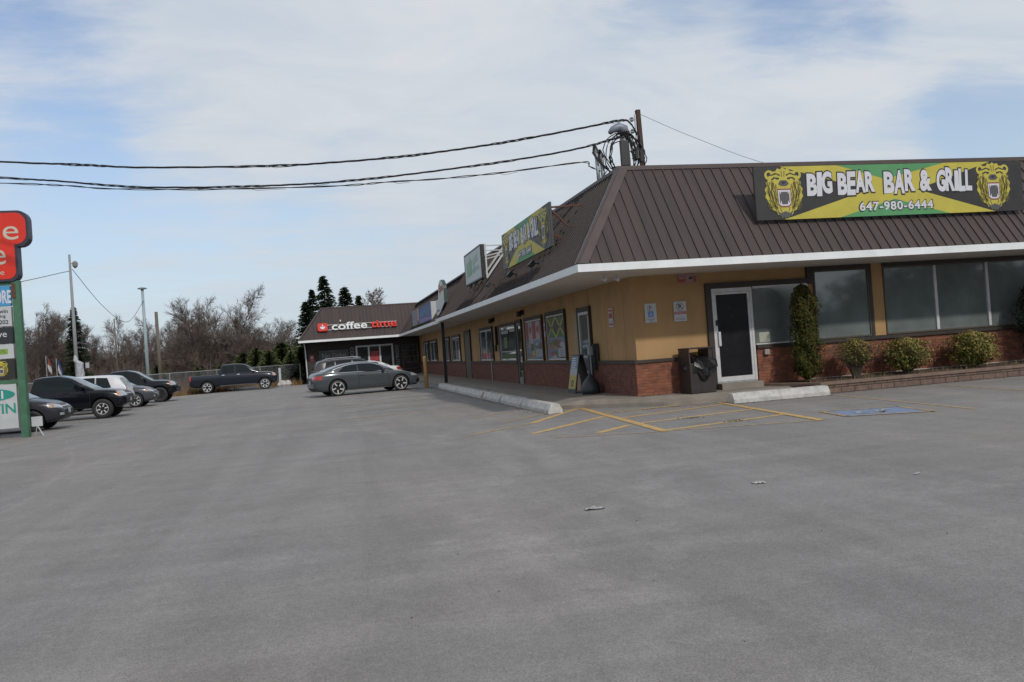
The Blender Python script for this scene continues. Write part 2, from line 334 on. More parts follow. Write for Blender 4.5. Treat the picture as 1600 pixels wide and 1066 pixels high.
e = [(-1.72, 41.1), (-1.72, .9), (-1.1, .45), (.25, -.72), (1.0, -.98), (3.45, -.98)]
for a, b in zip(e, e[1:]): g.face([(*a, zo), (*a, -.01), (*b, -.01), (*b, zo)])
tag(g.build('sidewalk', WALK), kind='structure')
g = MB(); g.box(1.80, 2.80, -.30, -.05, .12, .325); tag(g.build('door_step', WALK, bevel=.01), 'low concrete step under the white framed door', 'step')
g = MB(); g.face([(3.35, -1.25, .2), (22, -1.25, .2), (22, -.02, .25), (2.95, -.02, .25)]); tag(g.build('planting_bed_soil', SOIL), kind='structure')

def line(mb, a, b, wd, z, m=0):
    a = Vector((*a, 0)); b = Vector((*b, 0)); d = (b-a).normalized(); n = Vector((-d.y, d.x, 0))*wd/2; nseg = max(1, int((b-a).length/1.2))
    for k in range(nseg):
        p = a+(b-a)*k/nseg; q = a+(b-a)*(k+1)/nseg
        mb.face([(p.x-n.x, p.y-n.y, z), (q.x-n.x, q.y-n.y, z), (q.x+n.x, q.y+n.y, z), (p.x+n.x, p.y+n.y, z)], m)
g = MB()
line(g, (-1.12, .93), (-1.60, -5.05), .15, .008)
line(g, (1.28, -1.15), (.70, -5.6), .13, .008)
for a, b in (((-1.22, -1.10), (.55, -.82)), ((-1.42, -2.45), (1.14, -1.55)), ((-1.48, -3.62), (.98, -3.02)), ((-1.60, -4.95), (.82, -4.35))): line(g, a, b, .13, .004)
for a, b in (((-1.15, .75), (-2.85, -1.75)), ((-1.40, -1.72), (-3.3, -3.6)), ((-1.65, -3.7), (-2.45, -4.4))): line(g, a, b, .14, .004)
tag(g.build('yellow_hatching', YEL), kind='structure')
g = MB()
line(g, (-2.85, -1.75), (-4.25, -2.9), .12, .004); line(g, (-1.6, -5.0), (.7, -5.6), .09, .004); line(g, (-1.6, -5.1), (-3.2, -4.5), .06, .004)
line(g, (-2.15, 2.0), (-3.6, .5), .10, .004); line(g, (-2.1, .1), (-3.3, -1.1), .10, .004)
for k in range(6): line(g, (-2.2, 4.6+k*2.6), (-6.2, 3.6+k*2.6), .09, .004)
line(g, (3.5, -1.9), (3.0, -6.1), .10, .004)
line(g, (6.0, -1.9), (5.5, -6.1), .10, .004); line(g, (8.5, -1.9), (8.0, -6.1), .10, .004)
bq = [(1.25, -5.45), (2.45, -5.90), (2.62, -4.85), (1.42, -4.50)]
for a, b in zip(bq, bq[1:]+bq[:1]): line(g, a, b, .10, .008)
for k in range(9): line(g, (-14.1, 4.5+k*3.0), (-18.8, 4.5+k*3.0), .10, .004)
tag(g.build('faded_parking_lines', YELF), kind='structure')
g = MB(); g.face([(*p, .004) for p in bq]); tag(g.build('blue_parking_panel', BLU), kind='structure')
# wheelchair symbol in worn white paint
g = MB(); O = Vector((1.93, -5.17, .009)); XX = Vector((.28, -.96, 0)); YY = Vector((.96, .28, 0))
def arc(cx, cy, r, a0, a1, wd, n=14):
    for k in range(n):
        t0 = R(a0+(a1-a0)*k/n); t1 = R(a0+(a1-a0)*(k+1)/n)
        pts = [(cx+(r-wd/2)*math.cos(t0), cy+(r-wd/2)*math.sin(t0)), (cx+(r+wd/2)*math.cos(t0), cy+(r+wd/2)*math.sin(t0)), (cx+(r+wd/2)*math.cos(t1), cy+(r+wd/2)*math.sin(t1)), (cx+(r-wd/2)*math.cos(t1), cy+(r-wd/2)*math.sin(t1))]
        g.face([O+XX*x+YY*y for x, y in pts])
arc(0, -.08, .2, 150, 400, .06); arc(-.03, .33, .04, 0, 360, .06)
for p, q in (((-.03, .26), (0, .02)), ((0, .02), (.17, .02)), ((.17, .02), (.25, -.2)), ((-.02, .15), (.14, .15))):
    P_ = O+XX*p[0]+YY*p[1]; Q_ = O+XX*q[0]+YY*q[1]; line(g, (P_.x, P_.y), (Q_.x, Q_.y), .06, .009)
tag(g.build('wheelchair_symbol', WHP), kind='structure')
# patches / stains of crumbled dark asphalt on the lot
# ================================================================ STRIP MALL
EV, ZS, ZF, SB, RIDGE = 1.718, 2.787, 2.925, 1.577, 5.09
YSTEP, EV2, YC, XC = 19.0, 1.50, 39.53, -8.15
mall = thing('strip_mall', 'long ochre strip mall with brown metal mansard roof and red brick base', 'building')
g = MB()
g.box(0, .25, 0, 41.1, .1, ZS+.02); g.box(.25, 20, 0, .25, .1, ZS+.02)
# shallow panel joints of the siding
for k in range(33):
    y = .6+k*1.22; g.box(-.006, .02, y, y+.03, .95, ZS)
wall = g.build('wall', STUCCO, mall)
g = MB(); g.box(5.86, 6.165, -.03, .02, 1.115, ZS); g.build('pier', STUCCO, mall)
# brick base, left face (proud 5 cm) with gaps at the doors, right face
g = MB()
doors_l = [(2.85, 4.45), (10.25, 11.05), (20.35, 22.0)]
ys = [-.001]+[v for d in doors_l for v in d]+[41.1]
for a, b in zip(ys[0::2], ys[1::2]): g.box(-.05, 0, a, b, .1, .90)
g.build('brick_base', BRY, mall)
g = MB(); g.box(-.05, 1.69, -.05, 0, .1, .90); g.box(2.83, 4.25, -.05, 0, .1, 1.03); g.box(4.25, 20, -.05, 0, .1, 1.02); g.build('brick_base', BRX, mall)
g = MB()
for a, b in zip(ys[0::2], ys[1::2]): g.box(-.085, .01, a, b, .90, .975)
g.box(-.085, 1.69, -.085, -.001, .903, .972)
g.box(2.83, 20, -.10, .01, 1.03, 1.105)
g.build('sill_band', TRIM, mall)
g = MB(); g.box(4.0, 20, -.065, -.04, .18, .265); g.build('foundation_strip', CONC, mall)
g = MB()   # dark upper trim on the front
g.box(1.69, 4.2, -.06, .0, 2.42, 2.54); g.box(1.69, 1.82, -.06, 0, .2, 2.42); g.box(4.2, 4.36, -.065, .0, 2.40, ZS); g.box(4.36, 5.86, -.06, 0, 2.69, ZS-.003); g.box(6.165, 20, -.06, 0, 2.70, ZS-.003)
g.box(5.78, 5.858, -.06, 0, 1.105, 2.69); g.build('trim', TRIM, mall)

# roof surfaces
roofm = MB()
def P_r(x, t): return Vector((x, -EV+SB*t, ZF+(RIDGE-ZF)*t))
def P_l(y, t, ev=EV): return Vector((-ev+SB*t, y, ZF+(RIDGE-ZF)*t))
def P_c(x, t): return Vector((x, YC+SB*t, ZF+(RIDGE-ZF)*t))
roofm.face([P_r(-EV, 0), P_r(20, 0), P_r(20, 1), P_r(-EV+SB, 1)])
roofm.face([P_l(YSTEP, 0), P_l(-EV, 0), P_l(-EV+SB, 1), P_l(YSTEP, 1)], 1)
roofm.face([P_l(YC, 0, EV2), P_l(YSTEP, 0, EV2), P_l(YSTEP, 1, EV2), P_l(YC+SB, 1, EV2)], 1)
roofm.face([P_l(YSTEP, 0), P_l(YSTEP, 1), P_l(YSTEP, 1, EV2), P_l(YSTEP, 0, EV2)])
roofm.face([(-EV+SB, -EV+SB, RIDGE-.15), (20, -EV+SB, RIDGE-.15), (20, 41, RIDGE-.15), (-EV+SB, 41, RIDGE-.15)])
random.seed(3)
def seam(a, b, nrm):
    roofm.bar(a+nrm*.008, b+nrm*.008, .022, .03, 0, nrm)
nr = Vector((0, -(RIDGE-ZF), SB)).normalized(); nl = Vector((-(RIDGE-ZF), 0, SB)).normalized()
x = -1.45
while x < 19.8:
    seam(P_r(x, 0), P_r(x, min(1, (x+EV)/SB)), nr); x += .228
y = -1.5
while y < YC+1.4:
    ev = EV if y < YSTEP else EV2
    t0 = max(0, (y-YC)/SB) if y > YC else 0
    seam(P_l(y, t0, ev), P_l(y, min(1, (y+EV)/SB), ev), nl); y += .228
roof = roofm.build('roof', [ROOF, ROOFL], mall)
g = MB()   # ridge caps and hip flashing
g.bar((-EV+SB-.06, -EV+SB, RIDGE+.01), (20, -EV+SB, RIDGE+.01), .10, .09)
g.bar((-EV+SB, -EV+SB-.03, RIDGE+.012), (-EV+SB, YSTEP, RIDGE+.012), .07, .07); g.bar((-EV2+SB, YSTEP, RIDGE+.012), (-EV2+SB, YC+SB, RIDGE+.012), .07, .07)
hipn = (nr+nl).normalized(); a = P_r(-EV, 0); b = P_r(-EV+SB, 1)
for d_, n_ in ((Vector((1, 0, 0)), nr), (Vector((0, 1, 0)), nl)):
    g.face([a+n_*.035, a+d_*.20+n_*.035, b+d_*.20+n_*.035, b+n_*.035]) if d_.x else g.face([b+n_*.035, b+d_*.2+n_*.035, a+d_*.2+n_*.035, a+n_*.035])
g.bar(a+hipn*.03, b+hipn*.03, .05, .03, 0, hipn)
g.build('roof_flashing', ROOFCAP, mall)
g = MB()
g.box(-EV-.02, 20, -EV-.03, -EV+.0, ZS-.004, ZF+.005); g.box(-EV-.03, -EV, -EV, YSTEP, ZS-.004, ZF+.005)
g.box(-EV2-.03, -EV2, YSTEP, YC-.03, ZS-.004, ZF+.005); g.box(-EV, -EV2, YSTEP-.03, YSTEP, ZS-.002, ZF)
g.build('fascia', WHITE, mall)
g = MB(); g.face([(-EV, -EV, ZS), (-EV, YSTEP, ZS), (0, YSTEP, ZS), (0, 0, ZS)]); g.face([(-EV, -EV, ZS), (0, 0, ZS), (20, 0, ZS), (20, -EV, ZS)]); g.face([(-EV2, YSTEP, ZS), (-EV2, YC, ZS), (0, 41.1, ZS), (0, YSTEP, ZS)])
g.build('soffit', SOFFIT, mall)

def win_l(y0, y1, z0, z1, glass=GLASSL, panes=1, fr=.07, white=.04, name='window'):
    # window in the left wall (plane x=0, facing -x), y0<y1
    f = MB()
    f.box(-.07, -.002, y0-fr, y0, z0-.0, z1+fr*1.6); f.box(-.07, -.002, y1, y1+fr, z0, z1+fr*1.6); f.box(-.068, -.003, y0, y1, z1, z1+fr*1.6)
    o = f.build('window' if name == 'window' else name, TRIM, mall)
    if white:
        q = MB()
        for a, b, c, d in ((y0, y0+white, z0, z1), (y1-white, y1, z0, z1), (y0+white, y1-white, z1-white, z1), (y0+white, y1-white, z0, z0+white)): q.box(-.045, -.004, a, b, c, d)
        for k in range(1, panes): yy = y0+(y1-y0)*k/panes; q.box(-.043, -.004, yy-white/2, yy+white/2, z0+white, z1-white)
        q.build('frame', FRAMEW, o)
    p = MB(); p.face([(-.018, y1-white, z0+white), (-.018, y0+white, z0+white), (-.018, y0+white, z1-white), (-.018, y1-white, z1-white)]); p.build('pane', glass, o)
    return o
def door_l(y0, y1, z1, matd=GLASSD, frm=FRAMEW, solid=False):
    f = MB(); f.box(-.07, -.002, y0-.08, y0, .2, z1+.13); f.box(-.07, -.002, y1, y1+.08, .2, z1+.13); f.box(-.068, -.003, y0, y1, z1, z1+.12)
    o = f.build('door', TRIM, mall)
    q = MB(); fw_ = .07
    if solid: q.box(-.05, -.004, y0, y1, .2, z1); q.build('leaf', frm, o)
    else:
        for a, b, c, d in ((y0, y0+fw_, .2, z1), (y1-fw_, y1, .2, z1), (y0+fw_, y1-fw_, z1-fw_, z1), (y0+fw_, y1-fw_, .2, .42)): q.box(-.05, -.004, a, b, c, d)
        q.build('frame', frm, o)
        p = MB(); p.face([(-.02, y1-fw_, .42), (-.02, y0+fw_, .42), (-.02, y0+fw_, z1-fw_), (-.02, y1-fw_, z1-fw_)]); p.build('pane', matd, o)
    h = MB(); h.bar((-.075, y0+.16, 1.0), (-.075, y0+.16, 1.3), .025); h.build('handle', GALV, o)
    return o
door_l(2.95, 3.85, 2.22, GLASSL)
g = MB(); g.box(-.03, -.002, 3.93, 4.42, .2, 2.28); g.build('door_side_panel', mat('beige_panel', (.30, .21, .12), .7, 0, .1, 4), mall)
win_l(5.15, 7.05, 1.0, 2.30); win_l(7.60, 9.70, 1.0, 2.28)
win_l(11.2, 13.85, 1.0, 2.24, GLASSL, 1); door_l(10.33, 10.98, 2.26, GLASSD, mat('grey_green_metal', (.17, .175, .15), .5, 0, .1, 6))
win_l(15.3, 17.9, 1.0, 2.26, GLASSL, 2, white=.06)
door_l(20.45, 21.9, 2.30, GLASSD, mat('olive_painted_door', (.075, .065, .042), .6, 0, .15, 4), True)
win_l(23.4, 26.0, 1.0, 2.2, GLASSL, 2, white=.06); win_l(26.9, 28.5, 1.0, 2.2, GLASSD); win_l(31.9, 35.0, 1.0, 2.2, GLASSL, 2, white=.06); win_l(35.8, 38.4, 1.0, 2.2, GLASSL, 2)
# window contents: pale blinds / notices seen inside the tall shop window
g = MB()
for y0, y1, z0, z1 in ((11.35, 12.2, 2.02, 2.14), (12.5, 13.6, 1.98, 2.1), (11.4, 13.7, 1.30, 1.34)): g.box(-.022, -.019, y0, y1, z0, z1)
g.build('window_lights', mat('pale_blind', (.32, .34, .33), .6), mall)
g = MB(); g.box(-.026, -.0225, 12.7, 13.2, 1.45, 1.85, 0); g.build('window_notice', mat('green_notice', (.10, .12, .04), .5, 0, .3, 9), mall)
g = MB(); g.box(-.024, -.0195, 11.3, 13.75, 1.06, 1.24); g.build('window_ledge_plants', mat('window_greenery', (.06, .10, .04), .8, 0, .5, 8), mall)
g = MB()   # long low sticker band in the white framed window further down
g.box(-.024, -.0195, 15.5, 17.6, 1.08, 1.3); g.build('red_window_sticker', mat('red_sticker', (.35, .06, .06), .5, 0, .3, 4), mall)

# front windows
def win_r(x0, x1, z0, z1, glass, mull=(), frame=True, top=.035):
    f = MB(); t = .035
    f.box(x0, x0+t, -.05, -.003, z0, z1); f.box(x1-t, x1, -.05, -.003, z0, z1); f.box(x0+t, x1-t, -.05, -.003, z1-t, z1); f.box(x0+t, x1-t, -.05, -.003, z0, z0+t)
    o = f.build('window', K('bronze_window_frame', (.07, .06, .05), .5), mall)
    if mull:
        for x_ in mull: q = MB(); q.box(x_-.035, x_+.035, -.062, -.004, z0+t, z1-t); q.build('mullion', FRAMEW, o)
    xs = [x0+t]+[m_ for m_ in mull]+[x1-t]
    for a, b in zip(xs, xs[1:]):
        tl = random.uniform(-.004, .004)
        p = MB(); p.face([(a, -.022, z0+t), (b, -.022+tl, z0+t), (b, -.024+tl, z1-t), (a, -.024, z1-t)]); p.build('pane', glass, o)
    return o
win_r(4.37, 5.78, 1.12, 2.69, GLASSR)
win_r(6.17, 19.0, 1.12, 2.70, GLASSR, (7.555, 9.0, 10.45, 11.9, 13.35, 14.8))
f = MB(); f.box(2.83, 4.2, -.052, -.003, 2.37, 2.42); f.box(4.13, 4.2, -.052, -.003, 1.11, 2.37); f.box(2.83, 4.13, -.052, -.003, 1.11, 1.14)
o = f.build('window', FRAMEW, mall); p = MB(); p.face([(2.83, -.02, 1.14), (4.13, -.02, 1.14), (4.13, -.022, 2.37), (2.83, -.022, 2.37)]); p.build('pane', GLASSR, o)
p = MB(); p.box(2.92, 3.18, -.03, -.0225, 1.16, 1.38); p.build('notice', K('dull_white_paper', (.35, .36, .30), .7, 0, .2, 30), o)
f = MB(); f.box(1.82, 1.862, -.07, -.003, .33, 2.41); f.box(2.735, 2.79, -.07, -.003, .33, 2.41); f.box(1.862, 2.735, -.07, -.003, 2.33, 2.41)
o = f.build('door', FRAMEW, mall)
f = MB(); f.box(1.866, 1.918, -.062, -.01, .36, 2.325); f.box(2.68, 2.731, -.062, -.01, .36, 2.325); f.box(1.918, 2.68, -.062, -.01, 2.275, 2.325); f.box(1.918, 2.68, -.062, -.01, .36, .46); f.build('door_leaf', FRAMEW, o)
p = MB(); p.face([(1.918, -.03, .46), (2.68, -.03, .46), (2.68, -.03, 2.275), (1.918, -.03, 2.275)]); p.build('pane', mat('blacked_out_door_panel', (.012, .012, .015), .25, 0, .3, 2, spec=.2), o)
p = MB(); p.box(1.90, 1.96, -.11, -.065, 1.14, 1.46); p.build('handle', FRAMEW, o, bevel=.01); p = MB(); p.box(1.872, 1.912, -.085, -.0625, 1.60, 1.72); p.build('lock', BLACK, o)
p = MB(); p.box(1.83, 2.78, -.075, -.012, .325, .358); p.build('threshold', GALV, o)

# ---- posters behind the window glass (flat prints on the pane)
def poster(y0, y1, z0, z1, label, painter):
    t = thing('poster', label, 'poster', (-.022, (y0+y1)/2, (z0+z1)/2)); W, H = y1-y0, z1-z0
    # local frame: seen from -x, picture right is -y
    def rect(mb, u0, u1, v0, v1, lay=0, m=0):
        X = -.003-.0012*lay; a = W/2-u0*W; b = W/2-u1*W
        mb.face([(X, a, -H/2+v0*H), (X, b, -H/2+v0*H), (X, b, -H/2+v1*H), (X, a, -H/2+v1*H)], m)
    def poly(mb, pts, lay=0, m=0):
        X = -.003-.0012*lay; mb.face([(X, W/2-u*W, -H/2+v*H) for u, v in pts], m)
    painter(t, rect, poly); return t
PR = K('print_red', (.26, .022, .03), .4); PW = K('print_white', (.30, .31, .33), .4); PG = K('print_green', (.025, .10, .02), .4); PY = K('print_yellow', (.36, .28, .03), .4); PB = K('print_black', (.015, .015, .017), .4)
PO = K('print_orange', (.26, .11, .04), .4, 0, .4, 14); PBR = K('print_brown', (.13, .06, .03), .4, 0, .5, 14); PBL = K('print_blue', (.12, .16, .26), .4, 0, .4, 14)
def collage(mb, rect, poly, seed):
    random.seed(seed)
    mats_ = [PW, PO, PBR, PBL, PR, PY, PG]
    rect(mb, 0, 1, 0, .5, 0, 3)
    for k in range(34):     # overlapping photographs of dishes
        cu = random.uniform(.08, .92); cv = random.uniform(.05, .46); rr = random.uniform(.05, .15); n = 9
        pts = [(min(1, max(0, cu+rr*math.cos(2*math.pi*q/n)*random.uniform(.8, 1.1))), min(.5, max(0, cv-.55*rr*math.sin(2*math.pi*q/n)))) for q in range(n)]
        poly(mb, pts, 1+k*.06, random.choice((1, 2, 2, 2, 3, 4, 5, 6, 0)))
    rect(mb, .56, 1, 0, .24, 3.4, 0); rect(mb, 0, 1, 0, .015, 3.4, 0)
    for q in range(7): rect(mb, .62, .95-.05*(q % 3), .03+q*.027, .04+q*.027, 3.8, 3)
    return mats_
def flag_ca(t, rect, poly):
    mb = MB(); rect(mb, 0, 1, .5, 1, 1, 0)
    rect(mb, 0, .14, .5, 1, 2, 4); rect(mb, .86, 1, .5, 1, 2, 4); rect(mb, .38, .62, .53, 1, 2, 4)
    for c in (.26, .74):
        lf = [(0, .48), (.05, .36), (.12, .40), (.10, .22), (.2, .30), (.22, .22), (.33, .24), (.28, .12), (.34, .06), (.14, -.12), (.16, -.2), (.015, -.16), (.015, -.4)]
        lf = lf+[(-a, b) for a, b in reversed(lf)]
        poly(mb, [(c+a*.26, .75-b*-.36) for a, b in lf][::-1], 3, 4)
    ms = collage(mb, rect, poly, 5); mb.build('print', ms, t)
def flag_ja(t, rect, poly):
    mb = MB(); rect(mb, 0, 1, .5, 1, 1, 6)
    for u0, u1 in ((0, .5), (.5, 1)):
        c = (u0+u1)/2; poly(mb, [(u0, .5), (c, .75), (u0, 1)][::-1], 2, 7); poly(mb, [(u1, .5), (u1, 1), (c, .75)][::-1], 2, 7)
        for (a, b, c_, d) in ((u0, .5, u1, 1), (u0, 1, u1, .5)):
            dd = .035; poly(mb, [(a-0, b-dd), (c_, d-dd), (c_, d+dd), (a, b+dd)] if b < d else [(a, b-dd), (c_, d-dd), (c_, d+dd), (a, b+dd)], 3, 5)
    ms = collage(mb, rect, poly, 9)+[PB]; mb.build('print', ms, t)
poster(7.66, 9.64, 1.06, 2.22, 'window poster with red and white maple leaf flag over food pictures', flag_ca)
poster(5.21, 6.99, 1.06, 2.24, 'window poster with green, gold and black flags over food pictures', flag_ja)

# ---- coffee shop wing
cof = thing('coffee_shop', 'dark walled coffee shop wing with brown metal roof closing the lot', 'building', (-4, 41, 0))
def cb(mb): mb.v = [(a+4, b-41, c) for a, b, c in mb.v]; return mb
DARKW = mat('dark_brown_siding', (.030, .024, .021), .8, 0, .2, 3)
g = MB(); g.box(XC+.45, -.0, 41.1, 41.35, 0, ZS+.02); g.box(XC+.45, XC+.7, 41.35, 54, 0, ZS+.02); cb(g).build('wall', DARKW, cof)
g = MB(); g.face([P_c(XC, 0), P_c(-EV2, 0), P_c(-EV2+SB, 1), P_c(XC+SB, 1)])
g.face([(XC, 54, ZF), (XC, YC, ZF), P_c(XC+SB, 1), (XC+SB, 54, RIDGE)])
nc = nr; x = XC+.2; roofm = g
while x < -EV2+SB:
    t0 = max(0, (x+EV2)/SB) if x > -EV2 else 0
    a = P_c(x, t0); b = P_c(x, min(1, (x-XC)/SB)); g.bar(a+nc*.008, b+nc*.008, .022, .03, 0, nc); x += .26
cb(g).build('roof', ROOF, cof)
g = MB(); g.bar((XC+SB-.05, YC+SB, RIDGE+.01), (-EV2+SB, YC+SB, RIDGE+.01), .10, .08)
a = P_c(XC, 0); b = P_c(XC+SB, 1); hn = Vector((-1, -1, 1)).normalized(); g.bar(a+hn*.02, b+hn*.02, .16, .02, 0, hn); cb(g).build('roof_flashing', ROOFCAP, cof)
g = MB(); g.box(XC-.03, -EV2-.03, YC-.03, YC, ZS-.004, ZF+.005); g.box(XC-.03, XC, YC, 54, ZS-.004, ZF+.005); cb(g).build('fascia', WHITE, cof)
g = MB(); g.face([(XC, YC, ZS), (XC+.45, 41.1, ZS), (0, 41.1, ZS), (-EV2, YC, ZS)]); g.face([(XC, YC, ZS), (XC, 54, ZS), (XC+.45, 54, ZS), (XC+.45, 41.1, ZS)]); cb(g).build('soffit', DARKW, cof)
g = MB()
for a, b, c, d in ((-4.45, -4.33, .1, 2.38), (-3.62, -3.5, .1, 2.27), (-2.86, -2.74, .1, 2.27), (-2.0, -1.88, .1, 2.38), (-4.33, -2.0, 2.27, 2.38), (-4.33, -3.62, .1, .25), (-2.74, -2.0, .1, .25)): g.box(a, b, 41.02, 41.09, c, d)
o = cb(g).build('door', FRAMEW, cof)
for a, b in ((-4.33, -3.62), (-3.5, -2.86), (-2.74, -2.0)):
    p = MB(); p.face([(a, 41.06, .1), (b, 41.06, .1), (b, 41.06, 2.27), (a, 41.06, 2.27)]); cb(p).build('pane', GLASSD, o)
p = MB(); p.box(-3.45, -2.9, 41.035, 41.05, 1.0, 1.95); cb(p).build('window_poster', K('red_poster', (.30, .03, .035), .5, 0, .4, 6), o)
def cwin(a, b, c, d, nm='window'):
    g = MB(); t = .05
    for q in ((a, a+t, c, d), (b-t, b, c, d), (a+t, b-t, d-t, d), (a+t, b-t, c, c+t)): g.box(q[0], q[1], 41.03, 41.09, q[2], q[3])
    o = cb(g).build(nm, K('bronze_window_frame', (.07, .06, .05), .5), cof)
    p = MB(); p.face([(a+t, 41.06, c+t), (b-t, 41.06, c+t), (b-t, 41.06, d-t), (a+t, 41.06, d-t)]); cb(p).build('pane', GLASSD, o); return o
w1 = cwin(-6.9, -4.95, 1.0, 2.2); w2 = cwin(-1.25, -.15, .3, 2.25)
GREYL = K('grey_window_lettering', (.22, .22, .22), .6)
p = MB(); p.box(-6.85, -5.0, 41.035, 41.05, 1.55, 2.12); cb(p).build('banner', K('dark_window_banner', (.035, .05, .045), .5, 0, .4, 4), w1)
p = MB(); add_text(p, 'No Debit', (-5.9, 41.03, 1.84), (1, 0, 0), (0, 0, 1), width=1.6, height=.34); cb(p).build('lettering', GREYL, w1)
p = MB(); add_text(p, 'COFFEE', (-4.7, 41.08, 1.7), (0, 0, -1), (1, 0, 0), width=1.2, height=.26, offset=.02); cb(p).build('lettering', GREYL, cof)
p = MB(); add_text(p, 'DONUTS', (-1.62, 41.08, 1.55), (0, 0, -1), (1, 0, 0), width=1.4, height=.24, offset=.02); cb(p).build('lettering', GREYL, cof)
p = MB()
for k in range(4): p.box(-1.2, -.2, 41.04, 41.055, .55+k*.42, .57+k*.42)
cb(p).build('shelf', K('grey_shelf', (.12, .12, .11), .6), w2)
p = MB(); p.box(-7.55, -7.25, 41.06, 41.095, 1.55, 1.95); o = cb(p).build('notice', K('red_notice', (.30, .04, .06), .5), cof); 
tag(o, 'small red and white notice')
p = MB(); p.box(-7.47, -7.33, 41.052, 41.06, 1.7, 1.85); cb(p).build('symbol', PW, o)

# ---- shop front fixtures
def lathe_axis(mb, p, q, prof, n=16, m=0):
    p = Vector(p); q = Vector(q); d = (q-p).normalized(); T = Matrix.Translation(p) @ d.to_track_quat('Z', 'Y').to_matrix().to_4x4(); mb.lathe(prof, n, T, m)
# bear emblem, generic roaring bear head, drawn in layers of cut vinyl
VY = K('vinyl_yellow', (.44, .38, .05), .55, 0, .08, 3); VG = K('vinyl_green', (.07, .25, .095), .55, 0, .08, 3); VK = K('vinyl_black', (.020, .019, .019), .5, 0, .2, 3)
VW = K('vinyl_white', (.55, .55, .60), .5, 0, .05, 3); VR = K('vinyl_red', (.20, .05, .04), .5); VD = K('vinyl_dark_grey', (.07, .07, .075), .5); VYD = K('vinyl_olive_shade', (.15, .13, .03), .55)
def bear(mb, O, X, Y, N_, h, mats, kw=1.0):
    rnd = random.Random(4)
    def lay(pts, d, m): mb.face([O+X*(x*h*kw)+Y*(y*h)+N_*d for x, y in pts], m)
    # head outline with ragged fur
    pts = []
    for k in range(44):
        t = 2*math.pi*k/44; x = .36*math.cos(t); y = .46*math.sin(t)
        if y < -.1: x *= 1-.45*((-y-.1)/.36)**1.6
        j = 1+(.055 if k % 2 else -.02); pts.append((x*j, y*j))
    for sx in (-1, 1):
        lay([(sx*.27+.095*math.cos(2*math.pi*k/14), .34+.095*math.sin(2*math.pi*k/14)) for k in range(14)], .001, mats['y'])
        lay([(sx*.28+.04*math.cos(2*math.pi*k/10), .35+.045*math.sin(2*math.pi*k/10)) for k in range(10)], .002, mats['k'])
    c = (0, 0); n = len(pts)
    for k in range(n): lay([c, pts[k], pts[(k+1) % n]], .003, mats['y'])
    def stripe(p, wd, m, d=.005):
        for a, b in zip(p, p[1:]):
            dx, dy = b[0]-a[0], b[1]-a[1]; l = math.hypot(dx, dy) or 1; nx, ny = -dy/l*wd/2, dx/l*wd/2
            for sx in (-1, 1):
                q = [(a[0]-nx, a[1]-ny), (b[0]-nx*.6, b[1]-ny*.6), (b[0]+nx*.6, b[1]+ny*.6), (a[0]+nx, a[1]+ny)]
                q = [(sx*u_, v_) for u_, v_ in q]; lay(q if sx > 0 else q[::-1], d, m)
    for k in range(60):
        xx = rnd.uniform(.16, .34); y0_ = rnd.uniform(-.22, .25); stripe([(xx, y0_), (xx-rnd.uniform(-.01, .03), y0_-.07), (xx-rnd.uniform(.02, .05), y0_-.13)], .010, mats['o'], .0065)
    lay([(-.16, -.34), (-.10, -.44), (0, -.47), (.10, -.44), (.16, -.34), (.08, -.38), (0, -.34), (-.08, -.38)][::-1], .0064, mats['d'])
    for p, wd in ((((.06, .33), (.14, .37), (.25, .33)), .03), (((.08, .27), (.17, .29), (.24, .25)), .035), (((.2, .2), (.25, .05), (.22, -.15), (.14, -.3)), .028), (((.27, .22), (.31, .05), (.28, -.12), (.2, -.28)), .022),
                  (((.15, .16), (.185, .0), (.17, -.16)), .022), (((.03, .42), (.02, .3)), .02), (((.1, -.27), (.06, -.38)), .02), (((.18, -.26), (.12, -.37)), .018), (((.31, .26), (.34, .12)), .018)):
        stripe(p, wd, mats['o' if wd < .024 else 'k'])
    lay([(-.11, .17), (-.06, .24), (.06, .24), (.11, .17), (.05, .13), (-.05, .13)], .006, mats['d']); lay([(-.05, .2), (0, .225), (.05, .2), (0, .16)], .0075, mats['k'])
    lay([(-.14, .08), (.14, .08), (.13, -.22), (.08, -.27), (-.08, -.27), (-.13, -.22)][::-1], .006, mats['r'])
    lay([(-.125, .055), (.125, .055), (.115, -.2), (.07, -.245), (-.07, -.245), (-.115, -.2)][::-1], .0075, mats['w'])
    lay([(-.10, .02), (.10, .02), (.095, -.19), (.05, -.215), (-.05, -.215), (-.095, -.19)][::-1], .009, mats['d'])
    for sx in (-1, 1):
        lay([(sx*.10, .055), (sx*.055, .055), (sx*.078, -.03)], .0105, mats['w']); lay([(sx*.095, -.235), (sx*.05, -.235), (sx*.07, -.14)], .0105, mats['w'])
        lay([(sx*.09, .285), (sx*.15, .275), (sx*.12, .25)], .0075, mats['k'])
